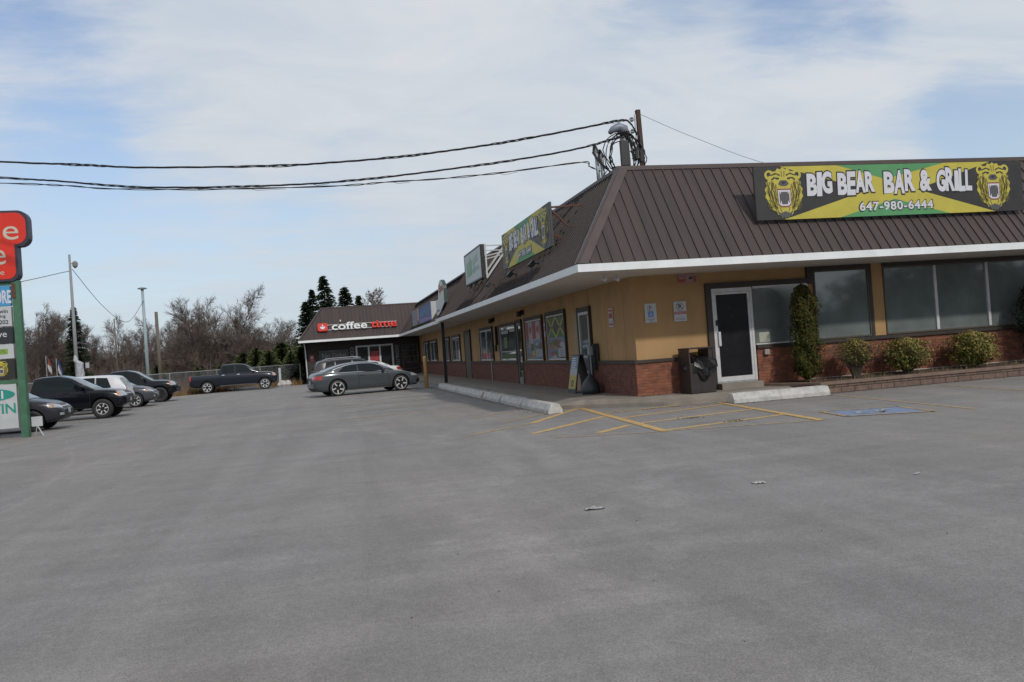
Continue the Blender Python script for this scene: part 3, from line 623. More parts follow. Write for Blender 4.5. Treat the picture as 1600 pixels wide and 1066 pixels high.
def wonky(mb, s, O, X, Y, N_, Wd, Hh, seed, m_, off, dz):
    # brush lettering: each glyph set with its own small lift, height and lean
    rnd = random.Random(seed); widths = []; 
    wmap = {'I': .42, ' ': .42, '&': .85, 'L': .62, 'R': .84, 'E': .74, 'G': .86, 'B': .84, 'A': .88}
    tot = sum(wmap.get(c, .8) for c in s); u = -Wd/2
    for c in s:
        cw = wmap.get(c, .8)/tot*Wd; jit = rnd.uniform(-.05, .05)*Hh; hh = Hh*rnd.uniform(.9, 1.08); ln = rnd.uniform(-.06, .06); sh = rnd.uniform(0, .12)
        if c != ' ':
            ww = cw*.98 if c != 'I' else cw*.9
            vs, fs = text_geo(c, 1, .035+off)
            x0 = min(v.x for v in vs); x1 = max(v.x for v in vs); y0 = min(v.y for v in vs); y1 = max(v.y for v in vs)
            # ink box without the outline growth
            g0 = off; bx = x1-x0-2*g0; by = y1-y0-2*g0; i = len(mb.v); cx = (x0+x1)/2; cy = (y0+y1)/2
            for v in vs:
                px = (v.x-cx)/bx*ww; py = (v.y-cy)/by*hh
                px += py*sh*.6; py += px*ln
                mb.v.append(tuple(O+X*(u+cw/2+px)+Y*(jit+py)+N_*dz))
            for f in fs: mb.f.append(tuple(i+a for a in f)); mb.m.append(m_)
        u += cw
def bear_banner(label, O, X, Y, W, H, brackets, sag=True):
    # O = centre of face, X along the width (reading direction), Y up, normal outwards
    N_ = X.cross(Y); t = thing('roof_banner', label, 'banner', O-N_*.05)
    z = Vector((0, 0, 0)); b = MB()
    b.prism([(-W/2, -H/2), (W/2, -H/2), (W/2, H/2), (-W/2, H/2)], z, X, Y, .05, 0)
    b.build('backing', K('banner_frame', (.05, .045, .045), .6), t)
    f = MB(); d0 = .053
    nx = 24
    # ground colours as one panel: black ends, yellow saltire, green top and bottom
    def P(u, v, d): return X*(u*W/2)+Y*(v*H/2)+N_*(d0+d)
    f.face([P(-1, -1, 0), P(1, -1, 0), P(1, 1, 0), P(-1, 1, 0)], 1)
    f.face([P(-1, -1, .0012), P(-.81, -1, .0012), P(-.19, .02, .0012), P(-.82, 1, .0012), P(-1, 1, .0012)], 0)
    f.face([P(1, 1, .0012), P(.75, 1, .0012), P(.17, -.02, .0012), P(.77, -1, .0012), P(1, -1, .0012)], 0)
    f.face([P(-.41, 1, .0012), P(-.06, .42, .0012), P(.39, 1, .0012)], 2); f.face([P(-.41, -1, .0012), P(.41, -1, .0012), P(0, -.36, .0012)], 2)
    f.build('print', [VK, VY, VG], t)
    m = {'y': 0, 'k': 1, 'r': 2, 'w': 3, 'd': 4, 'o': 5}; ms_ = 0
    for s_ in (-1, 1):
        e = MB(); bear(e, X*((.765 if s_ > 0 else -.80)*W/2)+N_*(d0+.004), X, Y, N_, H*1.0, m, 1.05*max(1, 1)); e.build('bear_emblem', [VY, VK, VR, VW, VD, VYD], t)
    for word, u, wd in (('BIG', -.545, .175), ('BEAR', -.280, .262), ('BAR', .04, .225), ('&', .238, .085), ('GRILL', .46, .265)):
        oo = MB(); wonky(oo, word, X*(u*W/2)+Y*.155*H, X, Y, N_, wd*W/2*1.03, H*.42, ord(word[0]), 0, .06, d0+.006); oo.build('lettering_outline', VK, t)
        oo = MB(); wonky(oo, word, X*(u*W/2)+Y*.155*H, X, Y, N_, wd*W/2*1.03, H*.42, ord(word[0]), 0, .012, d0+.010); oo.build('lettering', VW, t)
    for off, dz, mt_, nm in ((.065, .006, VK, 'phone_number_outline'), (.028, .010, VW, 'phone_number')):
        oo = MB(); vs, fs = text_geo('647-980-6444', 1, off, 0, 1.12); oo2 = MB()
        k = (.52*W/2)/6.9; add_text(oo, '647-980-6444', X*(.008*W/2)-Y*.31*H+N_*(d0+dz), X, Y, width=.55*W/2+(.05 if off > .03 else 0), height=H*.175+(.05 if off > .03 else 0), offset=off, space=1.12)
        oo.build(nm, mt_, t)
    for a_, c_ in brackets: b = MB(); b.bar(Vector(a_)-t.location, Vector(c_)-t.location, .04); b.build('bracket', RUST, t)
    return t
Xr, Zu = Vector((1, 0, 0)), Vector((0, 0, 1))
bl_ = []
for x_ in (3.0, 4.9, 6.8, 8.4):
    bl_ += [((x_, -1.25, 4.7), (x_, -.2, 4.75)), ((x_, -1.25, 3.8), (x_, -1.1, 3.8))]
bear_banner('wide clear roof banner above the front windows, with bear heads and a phone number', Vector((5.66, -1.30, 4.25)), Xr, Zu, 6.62, 1.11, bl_)
bl_ = []
for y_ in (1.5, 5.4): bl_ += [((-1.3, y_, 4.6), (-.3, y_, 4.65)), ((-1.3, y_, 4.0), (-.95, y_, 3.85)), ((-1.3, y_, 4.6), (-.8, y_, 4.1))]
bear_banner('bear head banner on the shaded long side of the roof, seen at an angle', Vector((-1.37, 3.75, 4.175)), Vector((0, -1, 0)), Zu, 5.15, 1.0, bl_)

# box signs on the long side of the roof
def box_sign(name, label, y0, y1, z0, z1, xf, dep, side, edge):
    t = thing(name, label, 'sign', (xf, (y0+y1)/2, z0)); H = z1-z0; W = y1-y0
    b = MB(); b.box(0, dep, -W/2, W/2, 0, H); b.build('cabinet', side, t, bevel=.01)
    e = MB()
    for a in ((-W/2, -W/2+.05, 0, H), (W/2-.05, W/2, 0, H), (-W/2+.05, W/2-.05, 0, .05), (-W/2+.05, W/2-.05, H-.05, H)): e.box(-.015, -.001, *a)
    e.build('rim', edge, t); return t, W, H
YL, ZL = Vector((0, -1, 0)), Vector((0, 0, 1))
t, W, H = box_sign('box_sign', 'black edged white roof sign with a green block logo, second from the front corner', 9.35, 12.5, 3.76, 4.86, -1.42, .12, BLACK, BLACK)
f = MB(); f.face([(-.006, W/2-.05, .05), (-.006, -W/2+.05, .05), (-.006, -W/2+.05, H-.05), (-.006, W/2-.05, H-.05)]); f.build('face', K('pale_sign_face', (.42, .47, .47), .5, 0, .06, 2), t)
f = MB(); f.prism([(-1.15, .28), (-.2, .28), (-.2, .80), (-.38, .84), (-.42, .93), (-.46, .93), (-.5, .82), (-1.15, .74)], (-.009, 0, 0), YL, ZL, .003); f.build('logo', K('leaf_green_print', (.17, .32, .18), .5, 0, .1, 4), t)
f = MB(); f.prism([(-.1, .62), (.15, .80), (.95, .88), (.9, .66), (.3, .60)], (-.009, 0, 0), YL, ZL, .003); f.prism([(.15, .30), (.3, .30), (.3, .58), (.15, .58)], (-.009, 0, 0), YL, ZL, .003)
add_text(f, 'market', (-.011, -.55, .44), YL, ZL, width=1.3, height=.18); f.build('lettering', K('pale_green_print', (.26, .38, .32), .5), t)
for y_ in (-1.5, -.2):
    for a_, b_, c_ in (((.12, y_, 1.05), (1.5, y_, 1.05), .035), ((.12, y_, .7), (1.3, y_, .95), .035), ((.15, y_, .0), (1.1, y_, 1.2), .06)): f = MB(); f.bar(a_, b_, c_); f.build('bracket', K('white_bracket', (.45, .46, .46), .5), t)
f = MB(); f.bar((.15, -1.6, .0), (.15, -1.6, 1.1), .05); f.build('bracket', K('white_bracket', (.45, .46, .46), .5), t)
for k in range(3): yy = -1.1+k*1.0; f = MB(); f.bar((.1, yy, -.02), (.05, yy, -.10), .05); f.bar((.0, yy-.08, -.10), (.0, yy+.08, -.10), .07); f.build('lamp', K('dull_metal', (.15, .14, .13), .5, .5), t)
# half round topped sign: red script on a white panel
t = thing('roof_sign', 'white roof sign with red lettering and a rounded top, beside the roof step', 'sign', (-1.40, 18.6, 3.2))
f = MB(); pr = [(-1.5, 0.0), (-.9, -.15), (1.2, .35), (1.2, .95)]+[(.35+.85*math.cos(a), .95+.42*math.sin(a)) for a in [R(x) for x in range(0, 181, 15)]]+[(-.6, .62), (-1.5, .62)]
f.prism(pr, (.0, 0, 0), YL, ZL, .12, 0); f.build('cabinet', K('dark_teal_cabinet', (.03, .055, .055), .5), t)
f = MB(); f.prism([(a*.96, b*.97+.01) for a, b in pr], (-.125, 0, 0), YL, ZL, .006, 0); f.build('face', K('white_sign_face', (.50, .54, .52), .5, 0, .05, 2), t)
f = MB(); add_text(f, 'Spa', (-.14, -.35, .98), YL, ZL, width=1.3, height=.42, offset=.04, shear=.3); f.build('lettering', K('sign_red', (.38, .04, .03), .5), t)
f = MB(); f.prism([(-1.3, .08), (-.4, .08), (-.4, .16), (-1.3, .16)], (-.14, 0, 0), YL, ZL, .004); f.build('stripe', K('sign_blue_grey', (.16, .18, .26), .5), t)
# blue sign
t, W, H = box_sign('box_sign', 'blue and violet roof sign with a white side panel near the coffee shop roof', 22.9, 28.2, 3.10, 3.98, -1.40, .42, K('white_cabinet', (.42, .43, .44), .5), K('blue_rim', (.04, .09, .2), .5))
f = MB(); f.face([(-.006, W/2-.05, .05), (-.006, -W/2+.05, .05), (-.006, -W/2+.05, H-.05), (-.006, W/2-.05, H-.05)]); f.build('face', K('blue_sign_face', (.035, .09, .24), .5, 0, .2, 1), t)
f = MB(); add_text(f, 'PHARMACY', (-.012, .1, .45), YL, ZL, width=4.0, height=.34, offset=.02); f.build('lettering', K('pale_blue_print', (.16, .24, .38), .5), t)
f = MB(); f.face([(-.008, W/2-.05, .05), (-.008, -W/2+.05, .05), (-.008, -W/2+.05, .2), (-.008, W/2-.05, .26)]); f.build('stripe', K('violet_print', (.18, .14, .30), .5), t)
t, W, H = box_sign('box_sign', 'small pale blue roof sign in a pinkish frame, nearest the coffee shop roof', 29.0, 32.0, 3.05, 4.02, -1.36, .25, K('pinkish_cabinet', (.25, .17, .15), .6), K('pinkish_cabinet', (.25, .17, .15), .6))
f = MB()
for a, b in ((.06, .46), (.5, .92)): f.face([(-.006, W/2-.08, a), (-.006, -W/2+.5, a), (-.006, -W/2+.5, b), (-.006, W/2-.08, b)])
f.build('face', K('pale_blue_face', (.16, .20, .25), .5, 0, .15, 2), t)

# coffee sign: letters on two white rails
t = thing('channel_letter_sign', 'coffee time channel letter sign on white rails, on the far brown roof', 'sign', (-4.1, 39.85, 3.72))
sy = Vector((0, (SB)/math.hypot(SB, RIDGE-ZF), (RIDGE-ZF)/math.hypot(SB, RIDGE-ZF)))
XXc = Vector((1, 0, 0)); nO = XXc.cross(sy)
def cpt(x, z): # local point in front of the roof slope
    Y_ = YC+SB*((3.72+z-ZF)/(RIDGE-ZF))-.10; return Vector((x, Y_-39.85, z))
f = MB()
for z in (-.17, .17): f.bar(cpt(-2.3, z), cpt(2.5, z), .05, .04)
f.build('rail', K('white_rail', (.50, .50, .50), .5), t)
f = MB()
ang = [(-.33, -.33), (.33, -.33), (.33, .33), (-.33, .33)]
rr = []
for (cx, cy, a0) in ((.2, .2, 0), (-.2, .2, 90), (-.2, -.2, 180), (.2, -.2, 270)):
    rr += [(cx+.13*math.cos(R(a0+k*22.5)), cy+.13*math.sin(R(a0+k*22.5))) for k in range(5)]
f.prism(rr, cpt(-2.45, -.02)+nO*-.0, XXc, sy, .12); f.build('logo_block', K('coffee_red', (.50, .035, .02), .4), t)
f = MB(); f.prism([(-.17, .02), (-.14, -.12), (-.05, -.19), (.05, -.19), (.14, -.12), (.17, .02)], cpt(-2.45, -.02)+nO*.125, XXc, sy, .01); f.prism([(-.05, .07), (.05, .04), (.03, .15), (.0, .24), (-.03, .16)], cpt(-2.45, -.02)+nO*.125, XXc, sy, .01); f.build('cup_logo', VW, t)
def chan(s, x, wd, hh, matl, off=.02):
    f = MB(); add_text(f, s, cpt(x, 0)+nO*.10, XXc, sy, width=wd, height=hh, offset=off)
    b = MB(); b.v = list(f.v); b.f = list(f.f); b.m = [0]*len(b.f)
    n = len(b.v); ec = {}
    for fc in f.f:
        for a, c in zip(fc, fc[1:]+fc[:1]): ec[(a, c)] = 1
    b.v += [tuple(Vector(v)-nO*.09) for v in f.v]
    for (a, c) in ec:
        if (c, a) not in ec: b.f.append((a, c, c+n, a+n)); b.m.append(0)
    return b.build('lettering', matl, t)
chan('coffee', -.68, 2.35, .62, K('channel_white', (.62, .62, .62), .4), .014)
f = MB(); f.prism([(-.05, .25), (.03, .25), (.03, .33), (.01, .40), (-.03, .36)], cpt(-1.25, .10)+nO*.1, XXc, sy, .03); f.build('steam_mark', K('channel_white', (.62, .62, .62), .4), t)
chan('time', 1.62, 1.75, .60, K('channel_red', (.55, .03, .015), .4), .02)

# ---- wall signs
def wall_sign(name, label, O, X, W, H, painter, matb=None):
    t = thing(name, label, 'sign', O); b = MB(); X = Vector(X); Y = Vector((0, 0, 1)); N_ = X.cross(Y)
    b.prism([(-W/2, -H/2), (W/2, -H/2), (W/2, H/2), (-W/2, H/2)], (0, 0, 0), X, Y, .008); b.build('panel', matb or K('white_sign_panel', (.42, .43, .45), .5, 0, .05, 5), t)
    painter(t, X, Y, N_, W, H); return t
PINKR = K('faded_red_print', (.34, .06, .05), .5); INK = K('dark_print', (.04, .04, .05), .5); BLUP = K('blue_print', (.10, .20, .50), .5)
def ring(mb, O, X, Y, r, wd, n=24, a0=0, a1=360):
    for k in range(n):
        t0 = R(a0+(a1-a0)*k/n); t1 = R(a0+(a1-a0)*(k+1)/n)
        mb.face([O+X*(q*math.cos(t))+Y*(q*math.sin(t)) for q, t in ((r, t0), (r+wd, t0), (r+wd, t1), (r, t1))])
def p_perm(t, X, Y, N_, W, H):
    g = MB(); d = N_*.010; add_text(g, 'P', Y*(H*.26)+d, X, Y, height=.09); ring(g, Y*(H*.26)+d, X, Y, .065, .006, 18, 100, 330); g.build('letter', INK, t)
    g = MB(); s = .062; c = -Y*H*.06+d; g.face([c-X*s-Y*s, c+X*s-Y*s, c+X*s+Y*s, c-X*s+Y*s]); g.build('wheelchair_panel', BLUP, t)
    g = MB(); c = c+N_*.002; ring(g, c-Y*.012, X, Y, .022, .007, 14, 120, 400); ring(g, c+Y*.045, X, Y, 0, .008, 8); g.face([c+X*-.004+Y*.035, c+X*-.004+Y*-.002, c+X*.004+Y*-.002, c+X*.004+Y*.035]); g.face([c+X*-.004, c+X*.03-Y*.03, c+X*.036-Y*.026, c+X*.004+Y*.006]); g.build('wheelchair_symbol', VW, t)
    g = MB(); add_text(g, 'BY PERMIT', -Y*H*.33+d, X, Y, width=W*.7, height=.028); add_text(g, 'ONLY', -Y*H*.43+d, X, Y, width=W*.35, height=.028); g.build('lettering', INK, t)
wall_sign('parking_sign', 'white permit parking sign with a blue wheelchair square, left of the round no parking sign', (.388, -.012, 1.97), (1, 0, 0), .27, .415, p_perm)
def p_nop(t, X, Y, N_, W, H):
    g = MB(); d = N_*.010; c = Y*H*.24; add_text(g, 'P', c+d, X, Y, height=.10, offset=.03); ring(g, c+d, X, Y, .078, .010); g.build('letter', INK, t)
    g = MB(); c = c+N_*.012; a = Vector(X)*.055; g.face([c-a*1.0+Y*.060, c-a*1.15+Y*.048, c+a*1.0-Y*.060, c+a*1.15-Y*.048]); g.build('slash', INK, t)
    g = MB(); c = -Y*H*.075+d; g.face([c-X*W*.47-Y*.03, c+X*W*.47-Y*.03, c+X*W*.47+Y*.03, c-X*W*.47+Y*.03]); g.build('red_band', PINKR, t)
    g = MB(); add_text(g, 'FIRE ROUTE', -Y*H*.075+N_*.012, X, Y, width=W*.8, height=.034); g.build('band_lettering', VW, t)
    g = MB(); add_text(g, 'NO PARKING', -Y*H*.39+d, X, Y, width=W*.72, height=.03); g.face([-X*W*.44-Y*H*.30+d, X*W*.44-Y*H*.30+d, X*W*.44-Y*H*.292+d, -X*W*.44-Y*H*.292+d]); g.build('lettering', INK, t)
wall_sign('no_parking_sign', 'white no parking sign with a ringed struck P and a red band', (1.075, -.012, 1.967), (1, 0, 0), .295, .435, p_nop)
def p_tow(t, X, Y, N_, W, H):
    g = MB(); d = N_*.010; c = Y*0+d; g.face([c-X*W*.47-Y*H*.44, c-X*W*.10-Y*H*.44, c-X*W*.10+Y*H*.12, c-X*W*.47+Y*H*.12]); g.build('red_block', PINKR, t); g = MB(); g.face([c+X*W*.32-Y*H*.44, c+X*W*.47-Y*H*.44, c+X*W*.47+Y*H*.12, c+X*W*.32+Y*H*.12]); g.build('red_block', PINKR, t)
    g = MB(); add_text(g, 'NO PARKING', Y*H*.34+d, X, Y, width=W*.86, height=H*.2, offset=.02); g.build('heading', PINKR, t)
    g = MB(); add_text(g, 'TOW', -X*W*.285-Y*H*.06+N_*.012, X, Y, width=W*.28, height=H*.2); g.build('lettering', VW, t)
    g = MB(); g.face([c+X*W*.04-Y*H*.14, c+X*W*.24-Y*H*.22, c+X*W*.30+Y*H*.02, c+X*W*.18+Y*H*.08]); g.build('tow_arrow', INK, t)
wall_sign('tow_away_sign', 'small faded red and white sign high on the wall under the soffit', (1.295, -.012, 2.70), (1, 0, 0), .44, .235, p_tow, K('greyish_pink_panel', (.30, .22, .22), .6))
def p_left(t, X, Y, N_, W, H):
    g = MB(); d = N_*.010
    for a, b in ((.32, .44), (-.05, .26), (-.42, -.30)):
        g.face([d-X*W*.42+Y*H*a, d+X*W*.42+Y*H*a, d+X*W*.42+Y*H*b, d-X*W*.42+Y*H*b])
    g.build('red_band', PINKR, t); g = MB(); add_text(g, 'FIRE', Y*H*.1+N_*.012, X, Y, width=W*.6, height=H*.09); add_text(g, 'NO PARKING', -Y*H*.2+d, X, Y, width=W*.7, height=H*.05); g.build('lettering', VW if False else INK, t)
wall_sign('fire_route_sign', 'red and white notice on the shaded wall between the corner and the nearest door', (-.012, 1.40, 1.97), (0, -1, 0), .30, .43, p_left)
def p_mid(t, X, Y, N_, W, H):
    g = MB(); d = N_*.01; g.face([d-X*W*.4-Y*H*.1, d+X*W*.4-Y*H*.1, d+X*W*.4+Y*H*.3, d-X*W*.4+Y*H*.3]); g.build('red_band', PINKR, t)
wall_sign('wall_notice', 'narrow red and white notice on the wall between the two poster windows', (-.012, 7.32, 1.9), (0, -1, 0), .22, .40, p_mid)

# lamps, cameras and other fixtures
for y_, lb in ((9.95, 'black wall lamp under the soffit above the poster windows'), (14.85, 'black wall lamp under the soffit beyond the tall shop window')):
    t = thing('wall_lamp', lb, 'lamp', (-.02, y_, 2.56), 0, 'black wall lamps under the long soffit'); g = MB(); g.box(-.10, 0, -.06, .06, -.05, .12); g.build('bracket', BLACK, t, bevel=.01)
    g = MB(); g.lathe([(.05, -.10), (.085, -.09), (.085, .05), (.06, .08)], 14, Matrix.Translation((-.15, 0, 0))); g.build('lamp_shade', BLACK, t, smooth=False)
t = thing('sign_bracket', 'black vertical hanging bracket on the wall beside the tall shop window', 'bracket', (-.02, 14.35, 1.7)); g = MB(); g.box(-.10, 0, -.04, .04, -.1, .62); g.build('arm', BLACK, t); g = MB(); g.box(-.14, -.05, -.07, .07, -.35, -.1); g.build('bell', BLACK, t, bevel=.02)
tag(t, None)
for k, (y_, lb) in enumerate(((2.2, 'black floodlight on the dark roof slope nearest the bear banner'), (4.6, 'black floodlight on the roof, middle one below the bear banner'), (7.6, 'black floodlight on the roof between the bear banner and the green logo sign'))):
    t = thing('floodlight', lb, 'lamp', (-1.45, y_, 3.28), 0, 'floodlights on the roof slope'); g = MB(); g.bar((0.15, 0, .08), (-.05, 0, .12), .03); g.build('arm', BLACK, t)
    g = MB(); g.prism([(-.05, -.05), (.07, -.09), (.07, .09), (-.05, .06)], (-.10, .10, .12), (-.7, 0, .7), (.7, 0, .7), .22); g.build('housing', BLACK, t)
for k, (x_, y_, lb) in enumerate(((-.95, -.9, 'white dome camera under the soffit corner, the left one'), (-.62, -.75, 'white bullet camera under the soffit corner, the right one'))):
    t = thing('security_camera', lb, 'camera', (x_, y_, ZS)); g = MB()
    g.lathe([(.05, -.001), (.05, -.03), (.03, -.04), (.02, -.07)], 12); g.build('mount', FRAMEW, t)
    g = MB(); g.tube([(0, .05, -.08), (0, -.12, -.12)], [.035, .04], 12); g.build('camera_body', FRAMEW, t)
g = MB(); g.box(2.98, 3.10, -.13, -.052, .88, 1.0); tag(g.build('outlet_box', K('beige_plastic', (.30, .26, .24), .6), bevel=.01), 'small beige electrical box on the brick right of the white door', 'electrical box')
g = MB(); g.tube([(-.075, 15.62, .2), (-.075, 15.62, 1.15)], .022, 8); g.box(-.12, -.05, 15.55, 15.69, 1.12, 1.28); tag(g.build('standpipe', GALV), 'thin grey pipe with a small box against the shaded brick wall', 'pipe')
g = MB(); g.tube([(XC+.3, 40.95, ZS), (XC+.35, 41.0, 2.4), (XC+.38, 41.0, .1)], .045, 8); tag(g.build('downspout', FRAMEW), 'white downspout at the far left corner of the coffee shop', 'downspout')
g = MB(); g.box(-1.49, -1.35, 19.25, 19.39, .0, ZS, 0); tag(g.build('support_post', mat('black_painted_post', (.022, .018, .016), .6, 0, .2, 5), bevel=.008), 'black square post holding up the soffit of the long side', 'post')
g = MB(); g.box(-1.2, -.5, 19.6, 19.8, ZS-.06, ZS-.004); tag(g.build('soffit_light', K('white_lamp_panel', (.6, .6, .58), .4)), 'white lamp panel under the soffit beside the black post', 'lamp')
# bollard
t = thing('bollard', 'yellow steel bollard at the far end of the parking blocks', 'bollard', (-2.34, 18.9, 0)); g = MB(); g.lathe([(.085, 0), (.085, 1.30), (.07, 1.345), (.03, 1.36)], 18); g.build('post', mat('faded_yellow_paint', (.40, .235, .09), .6, 0, .15, 3), t)
# parking blocks
def block(L_, label, loc, rz, group=None, first=[None]):
    if first[0] is None or first[0][1] != L_:
        prof = [(-.17, 0), (.17, 0), (.17, .08), (.09, .205), (-.09, .205), (-.17, .08)]
        m = MB(); n = 10; rng = random.Random(5)
        rows = []
        for k in range(n+1):
            x_ = -L_/2+L_*k/n; sc = 1.0 if 0 < k < n else .93; i = len(m.v)
            m.v += [(x_, a*sc+rng.uniform(-.003, .003), b*(1 if 0 < k < n else .96)+(rng.uniform(-.003, .003) if b else 0)) for a, b in prof]; rows.append(i)
        for a, b in zip(rows, rows[1:]):
            for j in range(6): m.f.append((a+j, a+(j+1) % 6, b+(j+1) % 6, b+j)); m.m.append(0)
        m.f.append(tuple(rows[0]+j for j in reversed(range(6)))); m.f.append(tuple(rows[-1]+j for j in range(6))); m.m += [0, 0]
        o = m.build('parking_block', CONC, bevel=.008); first[0] = (o, L_)
    else: o = first[0][0].copy(); COL.objects.link(o)
    o.location = loc; o.rotation_euler = (0, 0, rz); return tag(o, label, 'parking block', group)
ords = ['nearest the corner of the shops', 'second from the shop corner', 'third from the shop corner', 'fourth from the shop corner', 'fifth from the shop corner', 'sixth from the shop corner', 'just before the yellow bollard']
for k in range(7):
    block(2.42, 'grey concrete parking block along the sidewalk, '+ords[k], (-1.93+random.uniform(-.015, .015), 1.10+k*2.50, 0), R(90+random.uniform(-.5, .5)), 'parking blocks in a row along the sidewalk')
block(2.10, 'single pale concrete parking block in front of the white door and planter', (2.42, -1.52, 0), R(-3), None, [None])
block(2.0, 'low white concrete block on the dead grass behind the crew cab pickup', (-11.9, 39.9, -.02), R(25), None, [None])
# planter wall
t = thing('retaining_wall', 'low brown block retaining wall around the planting bed', 'wall', (3.5, -1.35, 0))
g = MB(); g.prism([(0, 0), (14.5, 0), (14.5, .16), (.06, .16), (-.50, 1.30), (-.64, 1.24)], (0, 0, -.01), (1, 0, 0), (0, 1, 0), .19); g.build('block_course', BLOCKX, t)
g = MB(); g.prism([(-.02, -.03), (14.5, -.03), (14.5, .2), (.09, .2), (-.46, 1.33), (-.68, 1.24)], (0, 0, .18), (1, 0, 0), (0, 1, 0), .065); g.build('cap_course', mat('cap_stone', (.16, .11, .085), .9, 0, .25, 4, .3, 40), t, bevel=.008)

# bin with black bag
t = thing('litter_bin', 'dark brown litter bin with an open hood and a black bag bulging over the rim', 'bin', (1.20, -.38, .19), R(4)); BB = mat('dark_brown_bin', (.024, .018, .017), .55, 0, .25, 5)
g = MB(); g.prism([(-.30, -.24), (.30, -.24), (.30, .24), (-.30, .24)], (0, 0, 0), (1, 0, 0), (0, 1, 0), .64); g.build('body', BB, t, bevel=.012)
g = MB()
for sx in (-1, 1): g.prism([(-.24, 0), (.24, 0), (.22, .30), (-.22, .30)], (sx*.30-(.03 if sx > 0 else 0), 0, .64), (0, 1, 0), (0, 0, 1), .03)
g.prism([(-.30, -.24), (.30, -.24), (.30, .24), (-.30, .24)], (0, 0, .94), (1, 0, 0), (0, 1, 0), .03); g.box(.17, .268, -.22, .22, .645, .939); g.build('hood', BB, t, bevel=.006)
g = MB(); rng = random.Random(8); n = 28; rows = []
for k, (r_, z_, dx) in enumerate(((.02, .78, .02), (.12, .78, .02), (.20, .76, .02), (.27, .72, .02), (.33, .66, 0.02), (.35, .58, 0.02), (.335, .52, 0.01), (.32, .47, 0))):
    i = len(g.v)
    for a in range(n):
        tt = 2*math.pi*a/n; rr_ = r_*(1+rng.uniform(-.1, .1)); zz = z_+rng.uniform(-.03, .03)
        hang = 0
        if math.sin(tt) < -.3 and k > 4: hang = -(.26*max(0, 1-abs(math.cos(tt)-.1)*1.7))*(k-4)/3; rr_ = max(rr_, .285/max(abs(math.cos(tt)), abs(math.sin(tt)))); rr_ *= .98
        if math.cos(tt) > .5: rr_ *= 1.15
        g.v.append((rr_*math.cos(tt)+dx, rr_*math.sin(tt)*.95, zz+hang))
    rows.append(i)
for a, b in zip(rows, rows[1:]):
    for j in range(n): g.f.append((a+j, b+j, b+(j+1) % n, a+(j+1) % n)); g.m.append(0)
g.build('bin_bag', mat('black_bin_bag', (.008, .008, .009), .28, 0, 0, 5, .5, 18), t)

# cigarette receptacle + sandwich board
t = thing('smoking_receptacle', 'dark grey bell shaped cigarette receptacle with a thin pole, beside the nearest door', 'ash receptacle', (-.35, 2.25, .197))
g = MB(); g.lathe([(.22, 0), (.225, .10), (.215, .20), (.17, .30), (.10, .38), (.05, .44), (.04, .47)], 24); g.build('base', mat('slate_plastic', (.028, .036, .045), .5, 0, .1, 6), t, smooth=True)
g = MB(); g.tube([(0, 0, .46), (0, 0, .82)], [.03, .028], 10); g.build('neck', K('dark_slate_neck', (.05, .06, .07), .5), t)
t = thing('folded_umbrella', 'furled dark patio umbrella with a pale pole and handle box, standing behind the cigarette receptacle', 'umbrella', (-.22, 2.50, .197))
g = MB(); g.tube([(0, 0, 0), (0, .0, 1.9)], .018, 8); g.build('pole', K('pale_pole', (.30, .32, .33), .4, .3), t)
g = MB(); g.box(-.05, .05, -.05, .05, .92, 1.14); g.build('handle_box', K('pale_grey_plastic', (.25, .28, .30), .5), t, bevel=.01)
g = MB(); rng = random.Random(2); prof = [(.05, .55), (.10, .72), (.12, .95), (.13, 1.05), (.10, 1.2)]
i0 = len(g.v); nn = 16
for r_, z_ in prof:
    for a in range(nn): tt = 2*math.pi*a/nn; q = r_*(1+.25*(a % 2)); g.v.append((.13+q*math.cos(tt), .06+q*math.sin(tt), z_))
for k in range(len(prof)-1):
    for a in range(nn): g.f.append((k*nn+a, k*nn+(a+1) % nn, (k+1)*nn+(a+1) % nn, (k+1)*nn+a)); g.m.append(0)
g.build('canopy', K('dark_cloth', (.03, .035, .04), .8), t)
t = thing('sandwich_board', 'black sandwich board with a yellow, white and blue poster leaning open by the nearest door', 'sandwich board', (-.34, 3.20, .195), R(-88))
for s_ in (-1, 1):
    g = MB(); p0 = Vector((0, s_*.20, 0)); p1 = Vector((0, s_*.02, .95)); Yd = (p1-p0).normalized()
    X_ = Vector((1, 0, 0)) if s_ < 0 else Vector((-1, 0, 0))
    g.prism([(-.3, 0), (.3, 0), (.3, .97), (-.3, .97)], p0, X_, Yd, .025); g.build('panel', BLACK, t)
    N_ = X_.cross(Yd)
    for (a, b, c_, d_, m_, nm) in ((-.26, .26, .10, .45, PY, 'yellow_print'), (-.26, .26, .45, .62, PW, 'white_print'), (-.26, .26, .62, .93, K('blue_grey_print', (.12, .17, .24), .5, 0, .4, 8), 'blue_print')):
        g = MB(); g.face([p0+X_*a+Yd*c_+N_*.028, p0+X_*b+Yd*c_+N_*.028, p0+X_*b+Yd*d_+N_*.028, p0+X_*a+Yd*d_+N_*.028]); g.build(nm, m_, t)
    g = MB(); rng = random.Random(1)
    for k in range(5): g.face([p0+X_*-.2+Yd*(.64+k*.055)+N_*.03, p0+X_*rng.uniform(.05, .2)+Yd*(.64+k*.055)+N_*.03, p0+X_*.1+Yd*(.66+k*.055)+N_*.03, p0+X_*-.2+Yd*(.66+k*.055)+N_*.03])
    g.build('lettering', VW, t)
    g = MB(); ring(g, p0+Yd*.24+N_*.031, X_, Yd, .04, .05, 12); g.build('emblem', VK, t)

